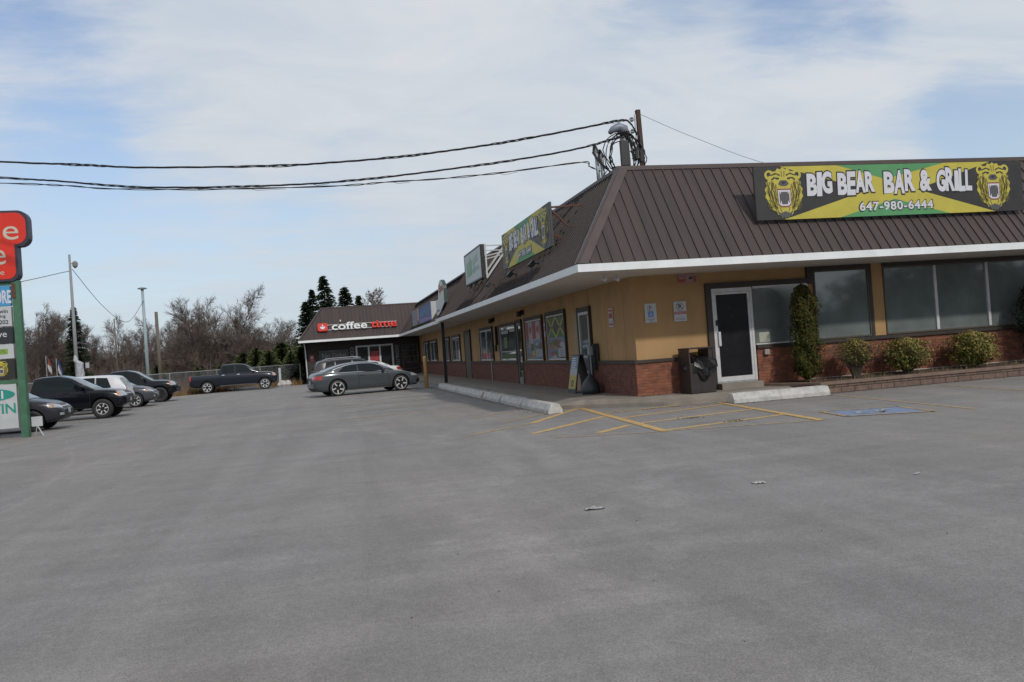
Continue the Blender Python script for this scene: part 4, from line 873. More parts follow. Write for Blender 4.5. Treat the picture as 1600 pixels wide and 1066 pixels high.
# ---- service mast, conduits and cable coil on the roof
t = thing('service_mast', 'brown steel angle mast with insulators on the roof behind the front corner', 'mast', (1.10, 1.5, RIDGE-.15))
g = MB(); g.bar((0, 0, 0), (-.04, 0, 1.90), .10, .10); g.build('mast', mat('dark_rusty_mast', (.050, .026, .020), .8, .1, .4, 6), t)
g = MB(); g.box(-.13, -.10, -.02, .02, .62, 1.8); g.build('rack', GALV, t)
for z in (.75, 1.1, 1.4, 1.68):
    g = MB(); g.lathe([(.03, -.05), (.05, -.03), (.025, 0), (.05, .03), (.03, .05)], 10, Matrix.Translation((-.20, 0, z))); g.bar((-.27, 0, z), (-.09, 0, z), .02); g.build('insulator', K('grey_insulator', (.28, .29, .30), .4), t)
t = thing('weatherhead_conduit', 'thick grey service conduit with a curved hood and coiled cables beside the mast', 'conduit', (.70, 1.5, RIDGE-.15))
g = MB(); g.tube([(0, 0, 0), (-.03, 0, 1.38)], .105, 14); g.build('pipe', GALV, t, smooth=True)
g = MB(); g.tube([(.0, 0, 1.32), (-.03, 0, 1.45), (-.14, 0, 1.50), (-.30, 0, 1.44), (-.38, 0, 1.36)], [.11, .125, .115, .08, .05], 14); g.build('hood', K('pale_grey_hood', (.17, .19, .23), .4), t, smooth=True)
g = MB(); g.box(-.2, .02, -.16, -.09, .55, 1.15); g.build('splice_box', BLACK, t, bevel=.02)
CAB = mat('black_cable', (.012, .011, .011), .6)
rng = random.Random(11); g = MB()
for k in range(8):
    cx = -.06+rng.uniform(-.12, .12); cz = .80+rng.uniform(-.08, .08); rx = rng.uniform(.30, .52); rz = rng.uniform(.38, .56); ph = rng.uniform(0, 6)
    pts = [(cx+rx*math.cos(a)+.03*math.sin(3*a+ph), rng.uniform(-.06, .06)-.1, cz+rz*math.sin(a)+.02*math.cos(2*a+ph)) for a in [ph+2*math.pi*q/26*(1.0 if k % 2 else .8) for q in range(27)]]
    g.tube(pts, .013, 5)
for k in range(4):
    g.tube([(-.1+.05*k, -.12, 1.38), (.05+.05*k, -.14, 1.1-.05*k), (.12, -.14, .6+.03*k), (.0+.03*k, -.1, .25), (.02*k, -.08, .05)], .014, 5)
g.build('cable_coil', CAB, t)
g = MB(); g.tube([(.05, -.13, .9), (.28, -.12, .62), (.34, -.1, 1.0), (.36, -.05, 1.3)], .016, 5); g.tube([(.05, -.1, .5), (.24, -.12, .48), (.42, -.1, .75)], .014, 5)
g.box(.18, .24, -.14, -.08, .72, .95); g.box(.30, .38, -.12, -.04, .66, .92); g.build('drop_cable', CAB, t)
for k, (x_, z_, r_, lb) in enumerate(((-.02, 1.0, .045, 'thin grey conduit pipe on the roof left of the cable coil, the taller one'), (.10, .88, .05, 'short grey conduit with a black hood on the roof left of the cable coil'))):
    t = thing('conduit', lb, 'conduit', (x_, 1.5, RIDGE-.15)); g = MB(); g.tube([(0, 0, 0), (-.03, 0, z_)], r_, 10); g.build('pipe', GALV, t, smooth=True)
    g = MB(); (g.box(-.10, .02, -.08, -.04, z_-.55, z_-.42), g.box(-.16, -.04, -.09, -.03, z_-.78, z_-.64)) if False else g.tube([(0, 0, z_-.1), (-.06, 0, z_+.05), (-.12, -.05, z_-.1), (.0, -.1, z_-.35), (.22, -.1, z_-.5), (.1, -.1, z_-.62)], [.06, .06, .03, .02, .02, .02], 7); g.build('fitting', CAB, t)
def cat_pts(P, n=8):
    P = [Vector(p) for p in P]; o = []
    for i in range(len(P)-1):
        a, b, c, d = P[max(i-1, 0)], P[i], P[i+1], P[min(i+2, len(P)-1)]
        for k in range(n):
            t_ = k/n; o.append(.5*((2*b)+(c-a)*t_+(2*a-5*b+4*c-d)*t_*t_+(3*b-a-3*c+d)*t_**3))
    o.append(P[-1]); return o
def cable(pts, label, strands, r_, tw, seed):
    pts = cat_pts(pts, 14); g = MB(); rng = random.Random(seed)
    for s in range(strands):
        ph = 2*math.pi*s/strands; q = []
        for k, p in enumerate(pts):
            gap = 1 if math.sin(k*.23+seed) > -.4 else 1.6
            q.append(p+Vector((0, math.cos(ph+k*tw), math.sin(ph+k*tw)))*r_*1.05*gap)
        g.tube(q, r_*(.9 if s else 1.1), 6)
    for k in range(4):
        i = rng.randrange(5, len(pts)-6); p = pts[i]; g.tube([p, p+Vector((.15, 0, -.05)), pts[i+4]+Vector((0, 0, -.03))], r_*.4, 4)
    tag(g.build('overhead_cable', CAB), label, 'cable', 'twisted overhead cables running to the roof mast')
cable([(-26, 8.5, 8.6), (-19.5, 6.8, 7.6), (-13.87, 5.34, 6.83), (-12.05, 4.87, 6.61), (-10.47, 4.46, 6.41), (-7.54, 3.71, 6.21), (-6.04, 3.32, 6.17), (-4.4, 2.89, 6.18), (-3.05, 2.55, 6.25), (-1.86, 2.24, 6.34), (-.38, 1.86, 6.50), (.62, 1.60, 6.62), (.85, 1.52, 6.55), (.98, 1.45, 6.25)], 'uppermost twisted black cable ending at the roof mast', 3, .013, .55, 1)
cable([(-26, 8.5, 8.0), (-19.5, 6.8, 7.2), (-13.9, 5.35, 6.44), (-12.53, 5.0, 6.25), (-10.88, 4.57, 5.98), (-9.37, 4.18, 5.84), (-7.87, 3.79, 5.75), (-6.37, 3.4, 5.70), (-4.88, 3.02, 5.72), (-3.38, 2.63, 5.79), (-1.9, 2.25, 5.88), (-.41, 1.87, 6.03), (.45, 1.62, 6.19), (.75, 1.4, 6.2)], 'middle twisted black cable ending at the hooded conduit', 3, .012, .5, 5)
cable([(-26, 8.5, 7.6), (-19.5, 6.8, 6.95), (-13.9, 5.35, 6.31), (-12.39, 4.96, 6.13), (-11.18, 4.65, 5.95), (-8.62, 3.99, 5.74), (-5.93, 3.29, 5.60), (-4.88, 3.02, 5.60), (-3.4, 2.64, 5.58), (-1.91, 2.25, 5.62), (-.32, 1.81, 5.70), (-.2, 1.6, 5.55), (.0, 1.45, 5.4)], 'lowest black cable ending at the thin conduit pipes', 2, .010, .45, 9)
g = MB(); g.tube(cat_pts([(1.1, 1.5, 6.75), (2.5, 1.6, 6.2), (4.6, 1.7, 5.5), (8, 2, 4.9)], 6), .006, 4); tag(g.build('guy_wire', GALV), 'thin grey guy wire running down from the mast across the roof', 'wire')

# ---- pylon sign at the left edge
t = thing('pylon_sign', 'tall green framed tenant sign with a red coffee sign on top', 'sign', (-15.5, 7.6, 0)); GRN = mat('green_painted_steel', (.045, .13, .075), .55, 0, .2, 4)
for x_ in (1.08, -1.15):
    g = MB(); g.box(x_-.09, x_+.09, -.1, .1, 0, 4.18); g.build('post', GRN, t, bevel=.006)
for z in (4.12, 1.50): g = MB(); g.box(-1.06, .99, -.06, .06, z-.05, z+.05); g.build('crossbar', GRN, t)
g = MB(); g.box(.99, 1.08, -.115, -.1, 3.7, 4.1); g.build('rust_patch', RUST, t)
def panel(nm, x0, x1, z0, z1, m_, mats_=None):
    g = MB(); g.box(x0, x1, -.09, .05, z0, z1); return g.build(nm, m_, t)
XA, XB = -1.05, .94
CW = K('dirty_white_panel', (.42, .44, .45), .6, 0, .08, 3)
def ptx(s, x, z, h, m_, par, align_right=True, **k):
    g = MB(); vs, fs = text_geo(s, 1, **k); w_ = (max(v.x for v in vs)-min(v.x for v in vs))/(max(v.y for v in vs)-min(v.y for v in vs))*h
    add_text(g, s, (x-w_/2, -.094, z), (1, 0, 0), (0, 0, 1), height=h, **k); return g.build('lettering', m_, par)
p = panel('tenant_panel', XA, XB, 3.52, 4.05, K('sky_blue_panel', (.05, .26, .50), .5, 0, .05, 3)); g = MB(); add_text(g, 'STORE', (.66, -.094, 3.76), (1, 0, 0), (0, 0, 1), width=.60, height=.36, offset=.03); g.build('lettering', VW, p); tag(p, 'sky blue tenant panel')
p = panel('tenant_panel', XA, XB, 2.98, 3.50, CW); ptx('Baldwin', .86, 3.38, .11, INK, p, offset=.02); ptx('Parking', .80, 3.24, .11, INK, p, offset=.02); ptx('4202', .86, 3.09, .11, INK, p, offset=.02); tag(p, 'white tenant panel with three lines of dark text')
p = panel('tenant_panel', XA, XB, 2.52, 2.95, K('near_black_panel', (.018, .022, .028), .5)); ptx('Groove', .80, 2.78, .17, VW, p); ptx('salon', .30, 2.60, .07, K('grey_print', (.2, .2, .2), .5), p); tag(p, 'near black tenant panel with pale letters')
p = panel('tenant_panel', XA, XB, 2.12, 2.50, CW); g = MB(); g.box(-.9, .80, -.095, -.0905, 2.24, 2.38); g.build('green_band', K('lime_print', (.20, .32, .05), .5), p); ptx('FRUITS', .74, 2.31, .08, K('dark_green_print', (.05, .12, .03), .5), p).location.y = -.004; tag(p, 'white tenant panel with a lime green band')
p = panel('tenant_panel', XA, XB, 1.58, 2.09, VK); tag(p, 'black and yellow tenant panel with a bear head'); g = MB(); y_ = -.0925
g.face([(-1.0, y_, 1.62), (.55, y_, 1.62), (-.35, y_, 1.84), (-1.0, y_, 1.80)]); g.face([(-1.0, y_, 2.05), (-1.0, y_, 1.9), (-.35, y_, 1.86), (.75, y_, 2.05)]); g.build('yellow_print', K('sunlit_yellow_print', (.60, .53, .05), .5), p)  # brighter copy of the vinyl yellow, sunlight put into its colour
g = MB(); bear(g, Vector((.62, -.095, 1.83)), Vector((1, 0, 0)), Vector((0, 0, 1)), Vector((0, -1, 0)), .42, {'y': 0, 'k': 1, 'r': 2, 'w': 3, 'd': 4, 'o': 5}); g.build('bear_emblem', [VY, VK, VR, VW, VD, VYD], p)
p = panel('address_panel', XA, XB, .27, 1.44, CW); TEAL = K('teal_print', (.02, .24, .19), .5, 0, .1, 6); g = MB(); g.face([(.34+.56*math.cos(R(a)), -.0925, 1.17+.16*math.sin(R(a))) for a in range(0, 360, 12)]); g.build('oval', TEAL, p)
q_ = ptx('1', .62, 1.17, .21, VW, p, offset=.03); q_.location.y = -.004
ptx('BALDWIN', .90, .80, .27, TEAL, p, offset=.02); ptx('PLAZA', .50, .46, .24, TEAL, p, offset=.02)
RED = K('coffee_sign_red', (.60, .028, .012), .35, 0, .06, 2)
def rnd(x0, x1, z0, z1, r_, sk=()):
    o = []
    for i, (cx, cz, a0) in enumerate(((x1-r_, z1-r_, 0), (x0+r_, z1-r_, 90), (x0+r_, z0+r_, 180), (x1-r_, z0+r_, 270))):
        o += [(cx+r_*math.cos(R(a0+k*15)), cz+r_*math.sin(R(a0+k*15))) for k in range(7)]
    return o
def tee(e):
    # red cabinet outline: wide upper block, narrower lower block
    o = [(1.16+e, 4.36), (1.16+e, 5.10-e)]
    o += [(1.20+.28+(0)-.28, 5.10-e)]
    up_ = [(1.46+e-.26+.26*math.cos(R(a)), 5.38-e+.0+.26*math.sin(R(a))) for a in range(-90, 1, 15)]
    up2 = [(1.46+e-.26+.26*math.cos(R(a)), 5.74+e+.26*math.sin(R(a))) for a in range(0, 91, 15)]
    le = [(-1.5-e, 6.0+e), (-1.5-e, 5.12-e), (-1.25-e, 5.12-e), (-1.25-e, 4.2-e)]
    lo_ = [(1.16+e-.2+.2*math.cos(R(a)), 4.40-e+.2*math.sin(R(a))) for a in range(-90, 1, 15)]
    return [(1.16+e, 5.12-e)]+[(x, z-.0) for x, z in up_]+up2+le+lo_
g = MB(); g.prism(tee(.04), (0, .16, 0), (1, 0, 0), (0, 0, 1), .30); o = g.build('coffee_cabinet', K('charcoal_cabinet', (.03, .03, .05), .5), t)
g = MB(); g.prism(tee(-.02), (0, -.1405, 0), (1, 0, 0), (0, 0, 1), .01); g.build('face', RED, o)
CRM = K('cream_print', (.50, .46, .38), .5)
def ptc(s, x, z, w_, h, m_):
    g = MB(); add_text(g, s, (x-w_/2, -.156, z), (1, 0, 0), (0, 0, 1), width=w_, height=h, offset=0); g.build('lettering', m_, o)
ptc('coffee', 1.26, 5.53, 2.2, .54, CRM); ptc('time', .92, 4.88, 1.5, .54, CRM); ptc('anytime', .86, 4.38, .75, .17, CRM)
# small white bucket sign beside the post
t = thing('yard_sign', 'small white square sign on thin legs beside the green post', 'sign', (-14.2, 7.75, 0), R(8)); g = MB(); g.box(-.12, .14, -.01, .01, .26, .52); g.build('panel', CW, t); g = MB(); g.bar((0, .0, .26), (-.06, 0.1, 0), .02); g.bar((.02, 0, .26), (.16, -.1, 0), .025); g.build('leg', CW, t)

# ---- poles and wires of the lot
def pole(label, x, y, h, r0_, r1_, m_, lamp, top=None, nm='light_pole', cat='pole', grp=None):
    t = thing(nm, label, cat, (x, y, 0), 0, grp); g = MB(); g.tube([(0, 0, 0), (0, 0, h)], [r0_, r1_], 12); g.build('pole', m_, t, smooth=True)
    if lamp == 'flood':
        g = MB(); g.lathe([(.05, -.22), (.14, -.1), (.15, .08), (.06, .18)], 10, Matrix.Translation((.26, 0, h-.55))); g.bar((0, 0, h-.5), (.3, 0, h-.5), .04); g.build('lamp', K('dull_lamp', (.20, .19, .17), .5), t)
    if lamp == 'disc':
        g = MB(); g.lathe([(.10, -.05), (.34, 0), (.36, .05), (.2, .12), (.02, .15)], 20, Matrix.Translation((0, 0, h-.1))); g.build('lamp', K('grey_lamp', (.30, .33, .35), .5), t)
    return t
POLEG = mat('grey_concrete_pole', (.22, .23, .24), .7, 0, .1, 2); POLEB = mat('pale_blue_grey_pole', (.27, .34, .37), .5, 0, .08, 2)
pole('tall grey pole with a floodlight behind the parked cars, nearest the green sign', -20.0, 33.4, 8.42, .125, .06, POLEG, 'flood')
pole('pale blue grey light pole with a flat round lamp', -20.15, 52.9, 8.3, .15, .10, POLEB, 'disc')
pole('dark wooden pole without wires just right of the round lamp pole', -20.2, 58.1, 6.7, .17, .13, WOODP, None, nm='utility_pole')
pole('thin dark wooden pole just behind the green sign post', -27.8, 49.5, 6.9, .09, .07, WOODP, None, nm='utility_pole')
pole('thin leaning pole standing in front of the dark spruce', -21.0, 47.0, 5.6, .05, .04, WOODP, None, nm='utility_pole')
g = MB(); g.tube(cat_pts([(-19.9, 33.4, 7.6), (-19.95, 40, 5.9), (-20.0, 46.5, 5.3), (-20.1, 52.9, 7.3)], 8), .018, 4); tag(g.build('wire', CAB), 'thin sagging wire between the two grey light poles', 'wire')
g = MB(); g.tube(cat_pts([(-20.05, 33.4, 7.5), (-24, 29, 6.3), (-30, 22, 6.4)], 8), .016, 4); tag(g.build('wire', CAB), 'thin sagging wire from the nearest light pole to the left', 'wire')
# wrapped white sheeting on the first pole
g = MB(); rng = random.Random(3); rows = []
for k in range(12):
    z = 1.2+k*.15; i = len(g.v); w_ = .20 if k < 9 else .20-.05*(k-8)
    for a in range(14): tt = 2*math.pi*a/14; q = w_*(1+rng.uniform(-.18, .18)); g.v.append((.20+q*math.cos(tt)-(.02*k if k > 8 else 0), .05+q*.8*math.sin(tt), z))
    rows.append(i)
for a, b in zip(rows, rows[1:]):
    for j in range(14): g.f.append((a+j, a+(j+1) % 14, b+(j+1) % 14, b+j)); g.m.append(0)
g.box(.5, .68, 0, .1, 2.1, 2.4)
o = g.build('pole_wrapping', K('white_sheeting', (.34, .35, .38), .6, 0, .1, 6)); o.location = (-20.0, 33.2, -.05); tag(o, 'crumpled white sheeting bundled against the nearest grey light pole', 'sheeting')
# flags
for k, (x_, y_, z_, c, lb) in enumerate(((-26.2, 49.2, 3.35, (.20, .05, .045), 'limp red and white flag on a thin pole behind the parked cars'), (-25.5, 49.1, 3.1, (.035, .05, .18), 'limp blue and white flag on a thin pole behind the parked cars'))):
    t = thing('flag', lb, 'flag', (x_, y_, 0)); g = MB(); g.tube([(-.05, 0, 0), (-.05, 0, z_)], .025, 6); g.build('pole', GALV, t); rng = random.Random(k)
    g = MB(); n = 7; V = []
    for i in range(n+1):
        for j in range(5): V.append((.0+j*.06+.03*math.sin(i+j)+.05*i*.3, .05*math.sin(j*1.7+i*.8), z_-.1-i*.15-.09*j))
    g.v = V
    for i in range(n):
        for j in range(4): a = i*5+j; g.f.append((a, a+1, a+6, a+5)); g.m.append(1 if ((j < 2 and i > 1) if k else (j < 3 and i > 2)) else 0)
    g.build('cloth', [K('flag_cloth_%d' % k, c, .8), K('white_cloth', (.40, .40, .42), .8)], t)
# flag poles' neighbour: white post near the pickup
t = thing('post', 'short white post with a broken pale concrete base near the pickup front', 'post', (-9.55, 40.7, 0)); g = MB(); g.box(-.07, .07, -.07, .07, 0, 1.25); g.build('post_shaft', CW, t); g = MB(); rng = random.Random(6)
for k in range(5): q = rng.uniform(.16, .3); g.lathe([(q*.7, 0), (q, q*.5), (q*.7, q*1.2), (q*.2, q*1.5)], 7, Matrix.Translation((.25+rng.uniform(-.3, .35), rng.uniform(-.1, .1), 0)))
g.build('concrete_base', CONC, t)

# ---- chain link fence behind the lot
t = thing('chain_link_fence', 'grey chain link fence with a top rail behind the lot', 'fence', (-8.3, 43.6, 0)); A_ = Vector((0, 0, 0)); B_ = Vector((-15.5, -10.6, 0)); d_ = (B_-A_); Lf = d_.length; d_ /= Lf
g = MB(); g.tube([A_+Vector((0, 0, 1.42)), B_+Vector((0, 0, 1.42))], .024, 6); g.build('top_rail', GALV, t)
for k in range(7):
    g = MB(); p = A_+d_*(Lf*k/6); g.tube([p, p+Vector((0, 0, 1.46))], .032, 6); g.build('post', GALV, t)
g = MB(); s = 0
while s < Lf-1.4:
    for sg in (0, 1):
        a = A_+d_*(s+(1.36 if sg else 0))+Vector((0, 0, .04)); b = A_+d_*(s+(0 if sg else 1.36))+Vector((0, 0, 1.4)); g.bar(a, b, .006)
    s += .10
g.build('wire_mesh', GALV, t)

# ================================================================ VEGETATION
BARK = mat('grey_brown_bark', (.085, .070, .060), .95, 0, .25, 3); TWIG = mat('grey_brown_twigs', (.125, .100, .088), .95, 0, .2, .8, spec=.1); TWIGR = mat('reddish_twigs', (.105, .080, .068), .95, 0, .25, .6)
SPR = mat('spruce_needles', (.026, .042, .022), .9, 0, .35, 1.5, spec=.1); SPR2 = mat('young_spruce_needles', (.085, .105, .035), .9, 0, .35, 1.5)
def bare_mesh(seed, H, spread, nl=24, twig_r=.007, leaders=1, low=.16, dense=1.0):
    rng = random.Random(seed); T_ = MB(); C_ = MB()
    def path(p, d, l, n, curl, up_):
        q = [p.copy()]
        for i in range(n): d = (d+Vector((rng.gauss(0, curl), rng.gauss(0, curl), rng.gauss(up_, curl*.5)))).normalized(); p = p+d*(l/n); q.append(p.copy())
        return q, d
    def off(d, an):
        az = rng.uniform(0, 6.283); a = d.orthogonal().normalized(); b = d.cross(a); return (d*math.cos(an)+(a*math.cos(az)+b*math.sin(az))*math.sin(an)).normalized()
    for li in range(leaders):
        d0 = Vector((rng.gauss(0, .05+.13*(leaders > 1)), rng.gauss(0, .05+.13*(leaders > 1)), 1)).normalized(); hl = H*(1 if li == 0 else rng.uniform(.7, .95))
        tr, _ = path(Vector((rng.uniform(-.15, .15)*(leaders-1), rng.uniform(-.15, .15)*(leaders-1), 0)), d0, hl, 12, .05, .03); rb = H*.013/(leaders**.5)
        T_.tube(tr, [rb*(1-.93*i/12) for i in range(13)], 7)
        for k in range(int(nl/leaders**.6)):
            f = low+(1-low)*(k+rng.random())/int(nl/leaders**.6); i = min(11, int(f*12)); p = tr[i]+(tr[i+1]-tr[i])*(f*12-i); dt = (tr[i+1]-tr[i]).normalized()
            L1 = H*spread*(.42*(1-f)**.7+.05)*rng.uniform(.7, 1.2); dl = off(dt, rng.uniform(.6, 1.1)); dl = (dl+Vector((0, 0, .15))).normalized()
            lp, dl = path(p, dl, L1, 5, .08, .05); r1 = max(.02, L1*.012); C_.tube(lp, [r1*(1-.75*q/5) for q in range(6)], 4, 0, False)
            for j in range(int((5+L1*3.0)*dense)):
                g_ = rng.uniform(.12, 1); i = min(4, int(g_*5)); p2 = lp[i]+(lp[i+1]-lp[i])*(g_*5-i); d2 = (off((lp[i+1]-lp[i]).normalized(), rng.uniform(.45, .95))+Vector((0, 0, .12))).normalized(); L2 = L1*rng.uniform(.22, .5)*(1.15-.5*g_)+.25
                sp_, d2 = path(p2, d2, L2, 3, .07, .02); C_.tube(sp_, [twig_r*1.7, twig_r*1.4, twig_r*1.1, twig_r*.8], 3, 0, False)
                for m_ in range(int(4+L2*4)):
                    h_ = rng.uniform(.15, 1); i = min(2, int(h_*3)); p3 = sp_[i]+(sp_[i+1]-sp_[i])*(h_*3-i); d3 = (off((sp_[i+1]-sp_[i]).normalized(), rng.uniform(.4, .9))+Vector((0, 0, .1))).normalized(); L3 = rng.uniform(.25, .7)*(.5+L2*.4); e = p3+d3*L3*.5; e2 = e+(d3+Vector((rng.gauss(0, .1), rng.gauss(0, .1), .1)))*L3*.5
                    C_.tube([p3, e, e2], [twig_r, twig_r*.85, twig_r*.6], 3, 0, False)
    zmax = max(v[2] for v in C_.v); s = H/zmax
    for mb in (T_, C_): mb.v = [(x*s, y*s, z*s) for x, y, z in mb.v]
    return T_, C_
protos = []
for sd, spd, nl_, mu in ((1, .95, 30, 1), (2, .85, 30, 2), (5, 1.15, 22, 1), (9, .75, 30, 3)):
    T_, C_ = bare_mesh(sd, 10, spd, nl_, .0085, mu, dense=1.3); r_ = bpy.data.objects.new('bare_tree', None); COL.objects.link(r_)
    T_.build('trunk', BARK, r_); C_.build('crown', TWIG, r_); protos.append([r_, False])
def put_tree(k, x, y, h, label, rz, wx=1.0, group='bare trees along the back of the lot', nm='bare_tree', base=10.0, P=protos):
    pr, used = P[k]
    if not used: o = pr; P[k][1] = True
    else: o = copy_tree(pr)
    o.name = nm; s = h/base; o.location = (x, y, -.05); o.scale = (s*wx, s*wx, s); o.rotation_euler = (0, 0, rz)
    return tag(o, label, 'tree', group)
BT = [(1, -16.18, 67.4, 9.5, 'tallest bare tree, in the middle of the tree line above the pickup', 1.0), (3, -19.1, 71.1, 8.8, 'broad bare tree just left of the tallest one', 1.1), (0, -14.3, 64.9, 6.9, 'bare tree just right of the tallest one, behind the pickup cab', 1.2), (3, -17.2, 63.4, 7.4, 'many stemmed bare tree in front of the tallest one', 1.1),
      (2, -13.1, 66.7, 5.8, 'low bare tree above the pickup hood', 1.2), (2, -11.2, 68.3, 6.4, 'pale airy bare tree left of the dark spruces', 1.1), (1, -10.2, 70.2, 4.4, 'smallest bare tree, nearest the coffee shop roof', 1.2), (1, -21.8, 73.8, 7.9, 'upright bare tree just right of the dark wooden pole', .9),
      (3, -20.2, 71.4, 7.3, 'upright bare tree second to the right of the dark wooden pole', .9), (1, -23.9, 77.3, 7.5, 'bare tree directly behind the dark wooden pole', .9), (0, -25.5, 79.8, 6.8, 'bare tree behind the round lamp pole', 1.0), (2, -27.5, 75.1, 8.2, 'pale spreading bare tree between the two grey light poles', .85),
      (3, -15.1, 69.5, 8.2, 'bare tree tight against the right side of the tallest one', 1.3), (1, -17.9, 66.0, 8.3, 'bare tree tight against the left side of the tallest one', 1.3), (3, -13.6, 63.5, 6.2, 'bare tree above the windscreen of the pickup', 1.4), (1, -12.2, 72.5, 6.6, 'bare tree behind the pale airy one', 1.3), (3, -20.9, 76.5, 8.0, 'bare tree midway between the dark wooden pole and the pickup', 1.3),
      (0, -27.4, 80.2, 6.7, 'low bare tree left of the round lamp pole', 1.1), (3, -31.1, 83.1, 7.8, 'bare tree right of the dark spruce', 1.1), (0, -31.7, 81.2, 8.1, 'bare tree directly behind the dark spruce', 1.1), (1, -33.1, 71.2, 9.1, 'tall bare tree right of the green sign post', 1.0), (3, -33.4, 69.2, 9.2, 'tall bare tree touching the green sign post', 1.0),
      (0, -33.4, 75.4, 8.4, 'bare tree behind the red and blue flags', 1.1), (2, -33.8, 79.6, 8.1, 'bare tree left of the dark spruce', 1.1), (1, -35.1, 71.7, 8.6, 'bare tree hidden behind the green sign post', 1.0), (0, -36.5, 72.0, 9.3, 'leftmost bare tree, behind the tenant sign panels', 1.0)]
for k, (i_, x, y, h, lb, wx) in enumerate(BT): put_tree(i_, x, y, h, lb, k*1.37, wx)
# tree with buds above the coffee shop
T_, C_ = bare_mesh(21, 10, 1.0, 20, .010); r_ = bpy.data.objects.new('budding_tree', None); COL.objects.link(r_); T_.build('trunk', BARK, r_)
rng = random.Random(4); vs = list(C_.v); C2 = MB(); C2.v = list(C_.v); C2.f = list(C_.f); C2.m = list(C_.m)
for k in range(2600):
    p = Vector(rng.choice(vs)); q = .07*rng.uniform(.6, 1.5); a = Vector((rng.gauss(0, 1), rng.gauss(0, 1), rng.gauss(0, 1))).normalized(); b = a.orthogonal().normalized()*q; a = a*q
    C2.face([p-a, p+b, p+a, p-b])
C2.build('crown', TWIG, r_); r_.location = (-1.72, 69.2, 0); r_.scale = (.9, .9, .9); tag(r_, 'budding tree with small brown leaves rising behind the coffee shop roof', 'tree')
def spruce_mesh(seed, H, wd, dens=1.0):
    rng = random.Random(seed); T_ = MB(); C_ = MB(); T_.tube([(0, 0, 0), (0, 0, H*.5), (0, 0, H*.98)], [H*.018, H*.011, .01], 7)
    z = H*.06
    while z < H*.99:
        f = 1-z/H; nb = max(4, int((9+5*f)*dens)); rad = wd*(f**.85)*H*.5+.05
        for j in range(nb):
            az = rng.uniform(0, 6.283); L_ = rad*rng.uniform(.65, 1.12); d = Vector((math.cos(az), math.sin(az), 0)); side = Vector((-d.y, d.x, 0)); n = max(3, int(L_/.22)); zz = z+rng.uniform(-.1, .1)
            rise = .35*f-.1 if f < .4 else -.12
            for i in range(n):
                t_ = (i+.5)/n; c = d*(L_*t_)+Vector((0, 0, zz+rise*L_*t_*(1-t_)*1.5-.30*L_*t_*t_+.12*L_*t_**3)); wv = (.14+.25*(1-t_)*L_)*rng.uniform(.7, 1.2)*.62
                for s_ in (-1, 1):
                    for q in range(2):
                        e = c+side*(s_*wv)+d*rng.uniform(.05, .22)+Vector((0, 0, rng.uniform(-.20, .02))); w_ = rng.uniform(.04, .09)
                        C_.face([c+d*w_, e, c-d*w_+Vector((0, 0, -.05))])
            tip = d*L_*1.05+Vector((0, 0, zz-.12*L_)); c = d*L_*.7+Vector((0, 0, zz-.12*L_)); C_.face([c+side*.07, tip, c-side*.07])
        z += H*.022*rng.uniform(.8, 1.3)*(1.1-.4*(1-f))
    for k in range(6): C_.face([(rng.uniform(-.04, .04), rng.uniform(-.04, .04), H*.94), (0, 0, H*1.02), (rng.uniform(-.05, .05), .04, H*.93)])
    return T_, C_
sp = []
for sd, wd in ((1, .42), (2, .34), (3, .6)):
    T_, C_ = spruce_mesh(sd, 9 if wd < .5 else 3.2, wd, 1.2 if wd < .5 else 1.5); r_ = bpy.data.objects.new('spruce', None); COL.objects.link(r_); T_.build('trunk', BARK, r_); C_.build('crown', SPR if wd < .5 else SPR2, r_); sp.append([r_, False])
G_ = 'dark spruces behind the coffee shop'
put_tree(1, -27.6, 61.8, 7.95, 'tall narrow dark spruce behind the nearest grey light pole', 0, 1.25, 'dark spruces in the tree line', 'spruce', 9, sp)
put_tree(0, -6.16, 65.1, 9.85, 'tallest dark spruce above the coffee shop roof', 1, 1.5, G_, 'spruce', 9, sp)
put_tree(1, -4.15, 68.7, 9.05, 'dark spruce above the coffee shop, just right of the tallest', 2, 1.8, G_, 'spruce', 9, sp)
put_tree(0, -7.4, 67.5, 8.8, 'dark spruce overlapping the left side of the tallest one', 3, 1.3, G_, 'spruce', 9, sp)
put_tree(1, -7.95, 63.5, 7.4, 'lowest dark spruce at the left end of the coffee shop roof', 4, 1.9, G_, 'spruce', 9, sp)
put_tree(0, -2.8, 68.5, 8.0, 'small dark spruce tip between the pointed spruce and the budding tree', 5, 1.4, G_, 'spruce', 9, sp)
G_ = 'young evergreens behind the fence'
for k, (x, y, h, lb) in enumerate(((-11.7, 50, 2.9, 'young evergreen right behind the pickup hood'), (-10.6, 47.7, 2.6, 'young evergreen above the pickup front bumper'), (-9.85, 51.6, 3.2, 'fullest young evergreen midway between pickup and coffee shop'), (-8.95, 45.4, 2.4, 'young evergreen close behind the fence left of the coffee shop'), (-8.3, 47.2, 2.8, 'young evergreen touching the corner of the coffee shop'),
                               (-14.6, 52.7, 1.9, 'young evergreen behind the pickup cab'), (-16.8, 55.3, 1.8, 'young evergreen behind the pickup bed'), (-20.8, 60.3, 2.2, 'low young evergreen by the dark wooden pole'), (-12.8, 51.3, 2.6, 'young evergreen above the windscreen of the pickup'), (-7.7, 49.5, 3.0, 'young evergreen half hidden by the coffee shop wall'))):
    put_tree(2, x, y, h, lb, k*1.1, 1.75+.3*(k % 3), G_, 'young_evergreen', 3.2, sp)
